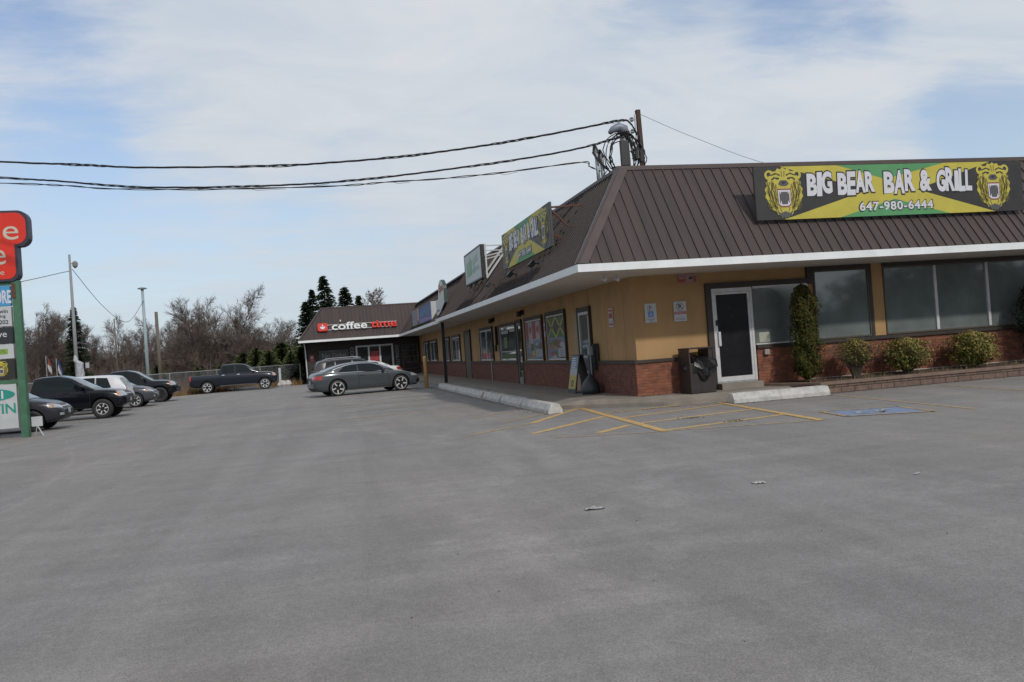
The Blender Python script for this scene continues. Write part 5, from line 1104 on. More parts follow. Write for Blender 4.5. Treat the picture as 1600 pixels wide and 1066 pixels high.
# woods: mass of thin stems and twigs far behind, shrubs in front of it
def twig_mass(name, x0, x1, yf, n, hmin, hmax, m_, seed, thick=.012, kind='stuff'):
    rng = random.Random(seed); g = MB()
    for k in range(n):
        x = rng.uniform(x0, x1); y = yf(x)+rng.uniform(0, 16); h = rng.uniform(hmin, hmax)*(.65+.35*math.sin(x*.7)**2); p = Vector((x, y, 0)); d = Vector((rng.gauss(0, .12), rng.gauss(0, .12), 1)).normalized(); q = p+d*h; g.tube([p, p+d*h*.5, q], [thick*2.2, thick*1.4, thick*.6], 3, 0, False)
        for j in range(11):
            f = rng.uniform(.12, .95); a = p+d*h*f; e = a+Vector((rng.gauss(0, .45), rng.gauss(0, .45), rng.uniform(.15, .9)))*h*.20; g.tube([a, e], [thick*.9, thick*.5], 3, 0, False)
            e2 = e+Vector((rng.gauss(0, .3), rng.gauss(0, .3), rng.uniform(.0, .4)))*h*.12; g.tube([(a+e)/2, e2], [thick*.6, thick*.4], 3, 0, False)
    return tag(g.build(name, m_), kind=kind)
twig_mass('far_woods', -62, -2, lambda x: 84-.1*abs(x+20), 2600, 3.0, 6.2, TWIG, 1, .022)
twig_mass('underbrush', -50, -5, lambda x: 62+.25*(x+8)*-1*.3, 2300, 1.2, 3.4, TWIGR, 2, .012)
g = MB(); rng = random.Random(5)     # low evergreen undergrowth deep in the woods
for k in range(15000):
    x = rng.uniform(-62, 0); y = 92+rng.uniform(-3, 6); h = (3.4+.8*math.sin(x*.31)+.5*math.sin(x*.83+1))*rng.random()**.8; q = rng.uniform(.16, .40); a = Vector((rng.gauss(0, 1), rng.gauss(0, 1), rng.gauss(0, 1))).normalized(); b = a.orthogonal().normalized()*q; a = a*q; p = Vector((x, y, h)); g.face([p-a, p+b, p+a, p-b])
tag(g.build('far_undergrowth', mat('dark_undergrowth', (.060, .048, .040), .95, 0, .4, .5)), kind='stuff')
g = MB(); rng = random.Random(15)   # horizon cover behind everything
for k in range(9000):
    x = rng.uniform(-260, 260); y = 170+rng.uniform(-10, 20); h = (4.2+1.0*math.sin(x*.06)+.7*math.sin(x*.21))*rng.random()**.6; q = rng.uniform(.5, 1.3); a = Vector((rng.gauss(0, 1), rng.gauss(0, .5), rng.gauss(0, 1))).normalized(); b = a.orthogonal().normalized()*q; a = a*q; p = Vector((x, y, h)); g.face([p-a, p+b, p+a, p-b])
tag(g.build('distant_woods', mat('distant_woods_colour', (.07, .06, .052), .95, 0, .3, .1)), kind='stuff')
g = MB(); rng = random.Random(25)   # wooded roadside behind the camera, seen as a reflection in the shop windows
for k in range(26000):
    x = rng.uniform(-70, 110); top = 6.2+1.6*math.sin(x*.23)+1.5*math.sin(x*.61+2)+1.0*math.sin(x*1.7); top *= (.42+.3*rng.random() if 38 < x < 49 else 1); h = top*rng.random()**.7; y = -62+rng.uniform(-5, 5); q = rng.uniform(.2, .5); a = Vector((rng.gauss(0, 1), rng.gauss(0, .5), rng.gauss(0, 1))).normalized(); b = a.orthogonal().normalized()*q; a = a*q; p = Vector((x, y, h)); g.face([p-a, p+b, p+a, p-b])
tag(g.build('roadside_woods', SPR), kind='stuff')
# dry grass and weeds between lot and fence
def grass(name, fn, n, h0, h1, m_, seed):
    rng = random.Random(seed); g = MB()
    for k in range(n):
        x, y = fn(rng); h = rng.uniform(h0, h1); az = rng.uniform(0, 6.28); w_ = rng.uniform(.008, .02); dx, dy = math.cos(az)*w_, math.sin(az)*w_; lx, ly = rng.gauss(0, .3)*h, rng.gauss(0, .3)*h
        g.face([(x-dx, y-dy, -.03), (x+dx, y+dy, -.03), (x+lx, y+ly, h)])
    return tag(g.build(name, m_), kind='stuff')
def gf(r_):
    s = r_.random(); off = r_.uniform(0, 5.5)**1; x = -24+s*15.8; ye = 33+(x+24)*.50+(.6 if x > -12 else 0); return x, ye+off+.35
grass('dry_grass', gf, 16000, .12, .55, mat('dry_grass_blades', (.20, .125, .055), .95, 0, .35, 1.2), 3)
grass('tall_weeds', lambda r_: (lambda s: (-24+s*15.5, 35.2+s*10.0+r_.uniform(0, 7)))(r_.random()), 9000, .3, 1.15, mat('brown_weeds', (.115, .065, .038), .95, 0, .35, 1), 4)
# leafy shrubs in the planting bed
def shrub(name, label, x, y, z0, prof, dens, m_leaf, size, seed, stems=7, group=None, sparse=0, m2=None):
    t = thing(name, label, 'shrub', (x, y, z0), 0, group); rng = random.Random(seed); g = MB(); S_ = MB()
    H = prof[-1][0]
    def rad(z, az):
        for (a, ra), (b, rb) in zip(prof, prof[1:]):
            if a <= z <= b: r_ = ra+(rb-ra)*(z-a)/(b-a); break
        else: r_ = 0
        return r_*(1+.17*math.sin(3*az+seed+z*5)+.12*math.sin(7*az+z*9+seed)+.10*math.sin(13*z+az*2)+.07*math.sin(17*az+seed*3))
    for k in range(dens):
        z = rng.uniform(prof[0][0], H); az = rng.uniform(0, 6.283); f = rng.random()**.35; 
        if math.sin(az*5+z*14+seed)+math.sin(z*23+az*3) < -1.2+sparse and f > .55: f *= .72
        rr_ = rad(z, az)*f*rng.uniform(.92, 1.06); p = Vector((rr_*math.cos(az), rr_*math.sin(az), z)); nrm = (Vector((math.cos(az), math.sin(az), .45))+Vector((rng.gauss(0, .5), rng.gauss(0, .5), rng.gauss(0, .5)))).normalized()
        q = size*rng.uniform(.6, 1.3); a = nrm.orthogonal().normalized(); a.rotate(Matrix.Rotation(rng.uniform(0, 6.28), 3, nrm)); b = nrm.cross(a); g.face([p-a*q, p-b*q*.5, p+a*q, p+b*q*.5], 0 if rng.random() < .62-.35*max(0, min(1, (z/H-.55)*2.2)) else 1)
    for k in range(stems):
        az = rng.uniform(0, 6.283); z = rng.uniform(.5, .85)*H; rr_ = rad(z, az)*.7; e = Vector((rr_*math.cos(az), rr_*math.sin(az), z)); S_.tube([(.05*math.cos(az), .05*math.sin(az), -.03), e*.5+Vector((0, 0, -.02)), e], [.012, .008, .003], 4)
        for j in range(5):
            f = rng.uniform(.3, .9); a = e*f; b = a+Vector((rng.gauss(0, .1), rng.gauss(0, .1), rng.uniform(.02, .15))); S_.tube([a, b], [.005, .002], 3)
    for k in range(stems*3):
        az = rng.uniform(0, 6.283); z = rng.uniform(.45, 1.0)*H; rr_ = rad(min(z, H-.01), az); e = Vector((rr_*1.02*math.cos(az), rr_*1.02*math.sin(az), z)); S_.tube([e*.8, e+Vector((math.cos(az), math.sin(az), rng.uniform(.3, 1.6)))*rng.uniform(.02, .09)], [.004, .0015], 3)
    S_.build('stems', K('shrub_stems', (.10, .075, .055), .9), t); g.build('foliage', [m_leaf, m2 or m_leaf], t); return t
CED = mat('cedar_foliage', (.036, .046, .010), .85, 0, .4, 7, spec=.15); CED2 = mat('cedar_foliage_bronze', (.066, .056, .013), .85, 0, .3, 7, spec=.15)
BOX1 = mat('boxwood_leaves', (.055, .080, .012), .6, 0, .4, 9, spec=.15); BOX2 = mat('boxwood_leaves_yellowed', (.26, .195, .065), .6, 0, .35, 9, spec=.15)
shrub('cedar', 'tall narrow bronze green cedar between the door and the large windows', 3.66, -.66, .24, [(.06, .05), (.16, .22), (.4, .33), (.8, .32), (1.2, .27), (1.6, .29), (1.9, .23), (2.05, .13), (2.12, .02)], 15000, CED, .026, 1, 10, m2=CED2)
shrub('round_shrub', 'scraggly round shrub with bare lower stems, nearest the cedar', 4.82, -.70, .24, [(.26, .10), (.40, .33), (.6, .41), (.74, .35), (.86, .02)], 3000, BOX1, .024, 2, 80, 'clipped round shrubs in the planting bed', .5, BOX2)
shrub('round_shrub', 'middle round shrub, slightly ragged, yellow green', 6.12, -.70, .24, [(.10, .25), (.28, .44), (.5, .52), (.70, .46), (.80, .02)], 5600, BOX1, .026, 3, 30, 'clipped round shrubs in the planting bed', .3, BOX2)
shrub('round_shrub', 'fullest round shrub, yellow topped, furthest right of the three', 7.86, -.70, .24, [(.06, .20), (.2, .46), (.48, .56), (.72, .46), (.84, .02)], 8000, BOX1, .025, 4, 16, 'clipped round shrubs in the planting bed', 0, BOX2)
shrub('cedar', 'dark green cedar cut by the right edge of the picture', 9.86, -.66, .24, [(.06, .05), (.2, .34), (.9, .55), (1.4, .46), (1.8, .28), (2.0, .02)], 11000, mat('dark_cedar_foliage', (.018, .032, .016), .85, 0, .3, 7, spec=.15), .03, 6, 8)
grass('bed_litter', lambda r_: (r_.uniform(3.6, 12), r_.uniform(-1.1, -.1)), 2600, .21, .33, mat('dry_bed_stalks', (.22, .15, .08), .9, 0, .3, 3), 8)

# ---- litter and debris on the asphalt
def scrap(name, label, x, y, rz, w_, d_, m_, seed, z=.006, h=.03):
    rng = random.Random(seed); g = MB(); n = 6
    for i in range(n+1):
        for j in range(4): g.v.append((-w_/2+w_*i/n+rng.uniform(-.1, .1)*w_/n, -d_/2+d_*j/3+rng.uniform(-.12, .12)*d_, abs(rng.gauss(0, h*.5))+.002))
    for i in range(n):
        for j in range(3): a = i*4+j; g.f.append((a, a+4, a+5, a+1)); g.m.append(0)
    o = g.build(name, m_); o.location = (x, y, z); o.rotation_euler = (0, 0, rz); s = o.modifiers.new('t', 'SOLIDIFY'); s.thickness = .003; return tag(o, label, 'litter')
scrap('crushed_carton', 'flattened silver and dark carton on the open asphalt', -4.39, -10.03, R(-5), .17, .07, K('dull_foil', (.30, .30, .30), .4, .3, .5, 30), 1, h=.02)
scrap('paper_scrap', 'small pale paper scrap on the asphalt in front of the hatching', -2.68, -9.74, R(-10), .12, .09, K('pale_paper', (.36, .36, .34), .8), 2, h=.008)
scrap('paper_scrap', 'tiny pale paper scrap furthest right on the asphalt', -1.32, -10.17, R(20), .08, .02, K('pale_paper', (.36, .36, .34), .8), 3, h=.006)
for k, (x, y, w_, d_, lb) in enumerate(((-.48, -3.55, .24, .12, 'crumbled dark debris on a yellow hatching line, further from the camera'), (-.22, -4.6, .26, .16, 'crumbled dark debris between the two nearest hatching lines'))):
    g = MB(); rng = random.Random(k+3)
    for j in range(26): q = rng.uniform(.006, .022); g.lathe([(q, 0), (q*.7, q*.4), (q*.2, q*.5)], 6, Matrix.Translation((rng.gauss(0, w_*.4), rng.gauss(0, d_*.4), 0)))
    o = g.build('debris', K('dark_debris', (.075, .06, .045), .95)); o.location = (x, y, .008); tag(o, lb, 'debris')
g = MB(); rng = random.Random(77)
for k in range(200):
    x = rng.uniform(-16, 8); y = rng.uniform(-16, 4)
    if x > -2.4 and y > -1.6: continue
    q = rng.uniform(.003, .008); g.lathe([(q, 0), (q*.8, q*.6), (q*.3, q*.8)], 5, Matrix.Translation((x, y, 0)))
o = g.build('pebbles', K('dark_pebbles', (.07, .065, .06), .95, 0, .5, .7)); tag(o, kind='stuff')

# ================================================================ CARS
def pchip(K_, x):
    # monotone cubic through knots K_ = [(x, y), ...]
    n = len(K_)
    if x <= K_[0][0]: return K_[0][1]
    if x >= K_[-1][0]: return K_[-1][1]
    i = 0
    while x > K_[i+1][0]: i += 1
    h = [K_[j+1][0]-K_[j][0] for j in range(n-1)]; d = [(K_[j+1][1]-K_[j][1])/h[j] for j in range(n-1)]
    def m(j):
        if j == 0: return d[0]
        if j == n-1: return d[-1]
        if d[j-1]*d[j] <= 0: return 0
        w1 = 2*h[j]+h[j-1]; w2 = h[j]+2*h[j-1]; return (w1+w2)/(w1/d[j-1]+w2/d[j])
    t = (x-K_[i][0])/h[i]; a, b = K_[i][1], K_[i+1][1]
    return (1+2*t)*(1-t)**2*a+t*(1-t)**2*h[i]*m(i)+t*t*(3-2*t)*b+t*t*(t-1)*h[i]*m(i+1)
def loft(xs, ringf, mb, m=0, cap=True):
    rows = []
    for x in xs:
        rg = ringf(x); full = [(y, z) for y, z in rg]+[(-y, z) for y, z in reversed(rg[1:-1])]
        i = len(mb.v); mb.v += [(x, y, z) for y, z in full]; rows.append((i, len(full)))
    for (a, n), (b, _) in zip(rows, rows[1:]):
        for j in range(n): mb.f.append((a+j, a+(j+1) % n, b+(j+1) % n, b+j)); mb.m.append(m)
    if cap:
        a, n = rows[0]; mb.f.append(tuple(a+j for j in reversed(range(n)))); mb.m.append(m)
        a, n = rows[-1]; mb.f.append(tuple(a+j for j in range(n))); mb.m.append(m)
def lin(a, b, n): return [a+(b-a)*i/(n-1) for i in range(n)]
TYRE = mat('tyre_rubber', (.014, .014, .015), .75, 0, .1, 10); WELL = mat('wheel_well', (.006, .006, .006), .9)
ALLOY = mat('alloy_wheel', (.55, .56, .57), .4, .35); ALLOYD = mat('dark_alloy', (.05, .05, .055), .4, .7); CHROME = mat('chrome_trim', (.55, .56, .58), .18, 1)
CGLASS = mat('car_glass', (.006, .010, .012), .03, 0, 0, 5, spec=.3); SHIELD = mat('windscreen_glass', (.05, .065, .07), .03, 0, 0, 5, spec=1.0)
LAMPC = mat('headlamp_glass', (.36, .38, .40), .1, .3, .3, 14, coat=1); LAMPR = mat('tail_lamp_red', (.36, .012, .012), .15, 0, .2, 14, coat=1); LAMPA = mat('amber_lamp', (.50, .16, .02), .15, coat=1)
GRILLE = mat('black_grille', (.010, .010, .011), .45); PLATEM = mat('number_plate', (.40, .42, .45), .5, 0, .15, 40); DARKP = mat('dark_car_plastic', (.022, .022, .023), .65); SEAMM = mat('panel_gap', (.004, .004, .004), .8)
def car(name, label, cat, loc, rz, S, cfg, paint, group=None):
    t = thing(name, label, cat, loc, rz, group); t.scale = (S, S, S)
    L_, W_ = cfg['L'], cfg['W']/2; x0, x1 = -L_/2, L_/2
    zt, zs, zb, wk = cfg['top'], cfg['shoulder'], cfg['bottom'], cfg['width']
    def bring(x):
        w_ = pchip(wk, x)*W_; a = pchip(zb, x); s = pchip(zs, x); tt = max(pchip(zt, x), s+.005); h = s-a
        return [(0, a), (.55*w_, a), (.84*w_, a+.01), (.93*w_, a+.05), (.975*w_, a+.16*h), (.995*w_, a+.34*h), (w_*1.0, a+.52*h), (w_*.998, a+.68*h), (w_*.985, a+.83*h), (w_*.962, a+.94*h), (w_*.93, s), (w_*.86, s+(tt-s)*.42), (w_*.72, s+(tt-s)*.74), (w_*.45, s+(tt-s)*.94), (w_*.2, tt), (0, tt)]
    xs = sorted(set([round(x, 4) for x in [x0+.0, x0+.015, x0+.04, x0+.08, x0+.14]+lin(x0+.2, x1-.2, 46)+[x1-.14, x1-.08, x1-.04, x1-.015, x1]]+[k for k in cfg.get('cuts', [])]))
    B = MB(); loft(xs, bring, B)
    bvb = BVHTree.FromPolygons([Vector(v) for v in B.v], B.f)
    Cb = MB(); cab = cfg['cabin']; cz0 = cfg['belt']; wb = cfg['cabw']*W_; tm = cfg['tumble']
    def yside(x, z):
        e0 = min(1, max(0, (x-cab[0][0])/.5)); e1 = min(1, max(0, (cab[-1][0]-x)/.6)); tp = .90+.10*min(1, e0)*1.0 if cfg.get('taper', 1) else 1; tp2 = .93+.07*e1
        return wb*min(1, tp)*tp2-tm*(z-pchip(cz0, x))*(1+.25*(z-pchip(cz0, x)))
    def cring(x):
        z0 = pchip(cz0, x)-.10; z1 = pchip(cab, x); hh = max(z1-z0, .03); y0 = yside(x, z0+.1)
        r_ = [(0, z0), (y0, z0)]
        for f in (.3, .55, .75, .86): zz = z0+hh*f; r_.append((yside(x, zz), zz))
        ye = yside(x, z0+hh*.86); r_ += [(ye-.035, z0+hh*.86+.07*min(1, hh*1.5)*.75), (ye-.10, z1-.022*min(1, hh*2)), (ye*.62, z1-.004), (ye*.3, z1+.006), (0, z1+.010)]
        return r_
    cxs = sorted(set([round(k[0], 4) for k in cab]+[round(v, 4) for v in lin(cab[0][0], cab[-1][0], 40)])); loft(cxs, cring, Cb)
    bvc = BVHTree.FromPolygons([Vector(v) for v in Cb.v], Cb.f)
    # cut the wheel arches out of the body
    Rw = cfg['R']; ax = cfg['axles']
    body = B.build('body', [paint, WELL], t, smooth=True)
    cut = MB()
    for a in ax:
        for s_ in (-1, 1): cut.lathe([(Rw*cfg.get('arch', 1.15), 0), (Rw*cfg.get('arch', 1.15), .5)], 40, Matrix.Translation((a, s_*W_*.62, Rw*1.0)) @ Matrix.Rotation(R(-90*s_), 4, 'X'))
    if cfg.get('bed'): b_ = cfg['bed']; cut.box(*b_)
    co = cut.build('cutter', WELL, t)
    for o__ in (body, co):
        b__ = bmesh.new(); b__.from_mesh(o__.data); bmesh.ops.remove_doubles(b__, verts=b__.verts, dist=1e-5); bmesh.ops.recalc_face_normals(b__, faces=b__.faces); b__.to_mesh(o__.data); b__.free(); bm_ = body.modifiers.new('b', 'BOOLEAN'); bm_.object = co; bm_.operation = 'DIFFERENCE'; bm_.solver = 'EXACT'; bm_.use_self = True
    dg = bpy.context.evaluated_depsgraph_get(); dg.update(); sc_ = t.scale.copy(); me = bpy.data.meshes.new_from_object(body.evaluated_get(dg)); body.modifiers.clear()
    ok_ = len(me.vertices) > 300 and max(v.co.x for v in me.vertices)-min(v.co.x for v in me.vertices) > L_*.97 and sum(p.area for p in me.polygons) > .7*sum(p.area for p in body.data.polygons)
    print('CAR', label[:30], ok_)
    if not ok_: me = body.data
    body.data = me; bpy.data.objects.remove(co)
    if len(me.materials) < 2: me.materials.append(WELL)
    for p in me.polygons:
        c = p.center
        inw = any(abs(math.hypot(me.vertices[v].co.x-a, me.vertices[v].co.z-Rw)-Rw*cfg.get('arch', 1.15)) < .012 for a in ax for v in p.vertices) and all(any(math.hypot(me.vertices[v].co.x-a, me.vertices[v].co.z-Rw) < Rw*cfg.get('arch', 1.15)+.012 for a in ax) for v in p.vertices)
        p.material_index = 1 if inw and abs(c.y) < W_*1.1 else 0
        if cfg.get('bed'):
            b_ = cfg['bed']
            if b_[0]-.01 < c.x < b_[1]+.01 and abs(c.y) < b_[3]+.01 and c.z > b_[4]-.01 and abs(p.normal.z) > .9 and c.z < b_[4]+.02: p.material_index = 1
    for p in me.polygons: p.use_smooth = p.material_index == 0
    me.update()
    try: me.set_sharp_from_angle(angle=R(38))
    except Exception: pass
    if cfg.get('clad'):
        pass
    cabin = Cb.build('cabin', cfg.get('cabpaint', paint), t, smooth=True)
    try: cabin.data.set_sharp_from_angle(angle=R(50))
    except Exception: pass
    def decal(nm, bvs, fn, n, m_, mt, off=.006, parent=t, dirn=None):
        # fn(u, v) -> (origin, direction)
        g = MB(); idx = {}
        for i in range(n+1):
            for j in range(m_+1):
                o_, d_ = fn(i/n, j/m_); best = None
                for bv in bvs:
                    h = bv.ray_cast(Vector(o_), Vector(d_).normalized())
                    if h[0] is not None and (best is None or h[3] < best[3]): best = h
                if best is None: continue
                nn = best[1]
                if nn.dot(Vector(d_)) > 0: nn = -nn
                idx[i, j] = len(g.v); g.v.append(tuple(best[0]+nn*off))
        for i in range(n):
            for j in range(m_):
                q = [(i, j), (i+1, j), (i+1, j+1), (i, j+1)]
                if all(k in idx for k in q): g.f.append(tuple(idx[k] for k in q)); g.m.append(0)
        if not g.f: return None
        o = g.build(nm, mt, parent, smooth=True); return o
    def side(nm, bvs, quad, mt, s_, n=8, m_=6, off=.006, ztop=None, parent=t):
        (xa, za), (xb, zb_), (xc, zc_), (xd, zd) = quad      # bottom rear, bottom front, top front, top rear
        def fn(u, v):
            xx = (xa+(xb-xa)*u)*(1-v)+(xd+(xc-xd)*u)*v; zz = (za+(zb_-za)*u)*(1-v)+(zd+(zc_-zd)*u)*v
            if ztop is not None: zb__ = za+(zb_-za)*u; zz = zb__+(min(zc_+(zd-zc_)*(1-u), pchip(cab, xx)-ztop)-zb__)*v
            return (xx, s_*2, zz), (0, -s_, 0)
        return decal(nm, bvs, fn, n, m_, mt, off, parent)
    for s_ in (-1, 1):
        for q in cfg['panes']: side('window', [bvc], q, CGLASS, s_, 14, 6, .007, cfg.get('ztop'))
        if cfg.get('chrome'):
            for q in cfg['chrome']: side('window_trim', [bvc, bvb], q, CHROME, s_, 20, 1, .011)
        if cfg.get('arc'):
            xa_, xb_ = cfg['arc']; decal('window_trim', [bvc], lambda u, v, s_=s_: ((xa_+(xb_-xa_)*u, s_*2, max(pchip(cab, xa_+(xb_-xa_)*u)-.085, pchip(cz0, xa_+(xb_-xa_)*u)+.03)+v*.022), (0, -s_, 0)), 30, 1, CHROME, .011)
        for q in cfg.get('seams', []): side('door_seam', [bvb, bvc], q, SEAMM, s_, 2, 16, .0035)
        for q in cfg.get('handles', []): side('handle', [bvb], (q, (q[0]+.2, q[1]+.004), (q[0]+.2, q[1]+.036), (q[0], q[1]+.03)), cfg.get('hmat', paint), s_, 4, 2, .022)
        for q in cfg.get('strips', []): side(q[1], [bvb], q[0], q[2], s_, 24, 3, .008)
        xm = cfg['mirror'][0]; zm = cfg['mirror'][1]; g = MB(); g.lathe([(.02, -.13), (.07, -.12), (.085, 0), (.07, .11), (.02, .12)], 14, Matrix.Translation((xm, s_*(W_*.93+.11), zm)) @ Matrix.Rotation(R(90), 4, 'X') @ Matrix.Scale(.75, 4, (1, 0, 0))); g.bar((xm, s_*W_*.80, zm-.05), (xm, s_*(W_*.93+.05), zm-.02), .05, .04); g.build('mirror', cfg.get('mirmat', paint), t, smooth=True)
        # lamps wrap round the corners
        for (nm, px, pz, w_, h_, ang, tilt, mt) in cfg['lamps']:
            def fn(u, v, s_=s_):
                f = 1 if px > 0 else -1; a = R(ang); d_ = Vector((-f*math.cos(a), -s_*math.sin(a), 0)); side_ = Vector((-f*math.sin(a), s_*math.cos(a), 0))
                c = Vector((px, s_*W_*.74, pz))-d_*2+side_*((u-.5)*w_)+Vector((0, 0, (v-.5)*h_+tilt*(u-.5)*w_*(1)-.25*h_*(1-u)*(v-.5)*2*.5)); return c, d_
            decal(nm, [bvb], fn, 10, 5, mt, .008)
    def ws(nm, xa, xb, inset, mt):
        def fn(u, v):
            x = xa+(xb-xa)*v; z = pchip(cab, x); y = max(.05, yside(x, z)-inset); return (x, (u*2-1)*y, 4), (0, 0, -1)
        decal(nm, [bvc], fn, 12, 8, mt, .006)
    ws('windscreen', *cfg['ws'], .08, cfg.get('wsmat', SHIELD)); 
    if cfg.get('rw'): ws('rear_window', *cfg['rw'], .10, SHIELD)
    def front(nm, f, y0, y1, z0, z1, mt, n=10, m_=4, off=.008):
        decal(nm, [bvb, bvc], lambda u, v: ((f*4, y0+(y1-y0)*u, z0+(z1-z0)*v), (-f, 0, 0)), n, m_, mt, off)
    for q in cfg['ends']: front(*q)
    for f, zp in cfg.get('plates', []):
        front('number_plate', f, -.15, .15, zp, zp+.15, PLATEM, 2, 2, .02)
    for k, a in enumerate(ax):
        for s_ in (-1, 1):
            wt = thing('wheel', None, None, (a, s_*(W_-.115), Rw)); wt.parent = t; wt.rotation_euler = (0, rng2.uniform(0, 1.2), 0); hw = .11; T = Matrix.Rotation(R(-90*s_), 4, 'X'); rr = cfg['rim']
            g = MB(); g.lathe([(rr*.97, -hw), (Rw*.90, -hw), (Rw*.985, -hw*.75), (Rw, -hw*.4), (Rw, hw*.4), (Rw*.985, hw*.75), (Rw*.93, hw*.98), (rr*1.02, hw), (rr*.96, hw*.8)], 32, T); g.build('tyre', TYRE, wt, smooth=True)
            g = MB(); g.lathe([(rr*.99, hw*.86), (rr*.93, hw*.90), (rr*.90, hw*.3), (rr*.5, hw*.15), (.02, hw*.15)], 32, T, 1)
            i = len(g.v)
            for q in range(cfg['spokes']):
                th = 2*math.pi*q/cfg['spokes']; tw = cfg.get('twist', 0)
                for dd in ((0,) if not cfg.get('double') else (-.13, .13)):
                    p = Vector((math.cos(th+dd*.4)*rr*.16, math.sin(th+dd*.4)*rr*.16, hw*.70)); q_ = Vector((math.cos(th+tw+dd)*rr*.95, math.sin(th+tw+dd)*rr*.95, hw*.80)); g.bar(T @ p, T @ q_, rr*cfg.get('spw', .2), .03, 0, T.to_3x3() @ Vector((0, 0, 1)))
            g.lathe([(rr*.26, hw*.3), (rr*.26, hw*.72), (rr*.14, hw*.85), (.005, hw*.86)], 16, T)
            g.lathe([(rr*1.0, hw*.80), (rr*1.0, hw*.93), (rr*.92, hw*.93), (rr*.90, hw*.75)], 32, T)
            g.build('rim', [cfg.get('rimmat', ALLOY), WELL], wt)
    for (nm, f_) in cfg.get('extra', []):
        g = MB(); mt = f_(g); g.build(nm, mt, t)
    return t
rng2 = random.Random(12)
def paintm(n, c, metal=.55, rough=.3): return mat(n, c, rough, metal*.3, 0, 60, coat=.25, spec=.25)
# --- coupe
coupe = dict(L=4.63, W=1.86, bottom=[(-2.32, .42), (-2.2, .26), (-1.9, .20), (1.8, .19), (2.15, .20), (2.30, .32)], shoulder=[(-2.32, .74), (-2.1, .93), (-1.4, .98), (0, .93), (1.3, .86), (1.9, .74), (2.2, .62), (2.32, .50)],
             top=[(-2.32, .80), (-2.2, .98), (-1.9, 1.03), (-1.4, 1.02), (.7, .98), (1.3, .91), (1.9, .78), (2.2, .66), (2.32, .54)], width=[(-2.32, .70), (-2.22, .84), (-1.9, .95), (-1.2, 1.0), (1.2, 1.0), (1.8, .95), (2.15, .82), (2.32, .62)],
             cabin=[(-2.0, .99), (-1.75, 1.09), (-1.3, 1.24), (-.8, 1.345), (-.3, 1.375), (.1, 1.36), (.45, 1.27), (.8, 1.12), (1.12, .96)], belt=[(-2.0, .98), (-1.2, .975), (0, .94), (1.12, .90)], cabw=.90, tumble=.42, R=.345, axles=(1.38, -1.37), rim=.26, spokes=5, twist=.45, spw=.20,
             panes=[((-1.38, .985), (-.47, .965), (-.47, 1.30), (-.95, 1.2))], ztop=.075,
             chrome=[((-1.52, .955), (.82, .915), (.82, .935), (-1.52, .978))], seams=[((-.46, .30), (-.448, .30), (-.448, .95), (-.46, .95)), ((.86, .32), (.872, .32), (.80, .90), (.788, .90))], handles=[(-.40, .79)], strips=[(((-1.0, .225), (1.0, .215), (1.0, .245), (-1.0, .26)), 'side_sill', CHROME), (((-.95, .40), (.95, .375), (.95, .39), (-.95, .418)), 'crease_highlight', K('lit_edge', (.12, .13, .14), .3, .6))],  # crease strip: highlight painted along the body side in lighter colour
             mirror=(.62, 1.0), ws=(1.08, .28), rw=(-1.88, -1.05), lamps=[('headlight', 2.08, .66, .52, .12, 35, .08, LAMPC), ('tail_light', -2.2, .80, .52, .16, 35, 0, LAMPR)],
             ends=[('grille', 1, -.38, .38, .34, .64, GRILLE), ('air_intake', 1, .50, .78, .32, .46, GRILLE), ('air_intake', 1, -.78, -.50, .32, .46, GRILLE), ('lower_bumper', -1, -.75, .75, .24, .38, DARKP)], plates=[(-1, .55)])
coupe['panes'] = [((-1.36, .985), (-.475, .965), (-.475, 1.36), (-1.0, 1.32)), ((-.445, .965), (.78, .925), (.48, 1.30), (-.445, 1.36))]
coupe['arc'] = (-1.52, .86)
cp = car('coupe', 'dark grey two door coupe with large twisted spoke wheels near the coffee shop', 'car', (-5.0, 18.75, 0), R(13), .975, coupe, paintm('dark_grey_car_paint', (.070, .080, .090), .8, .2))
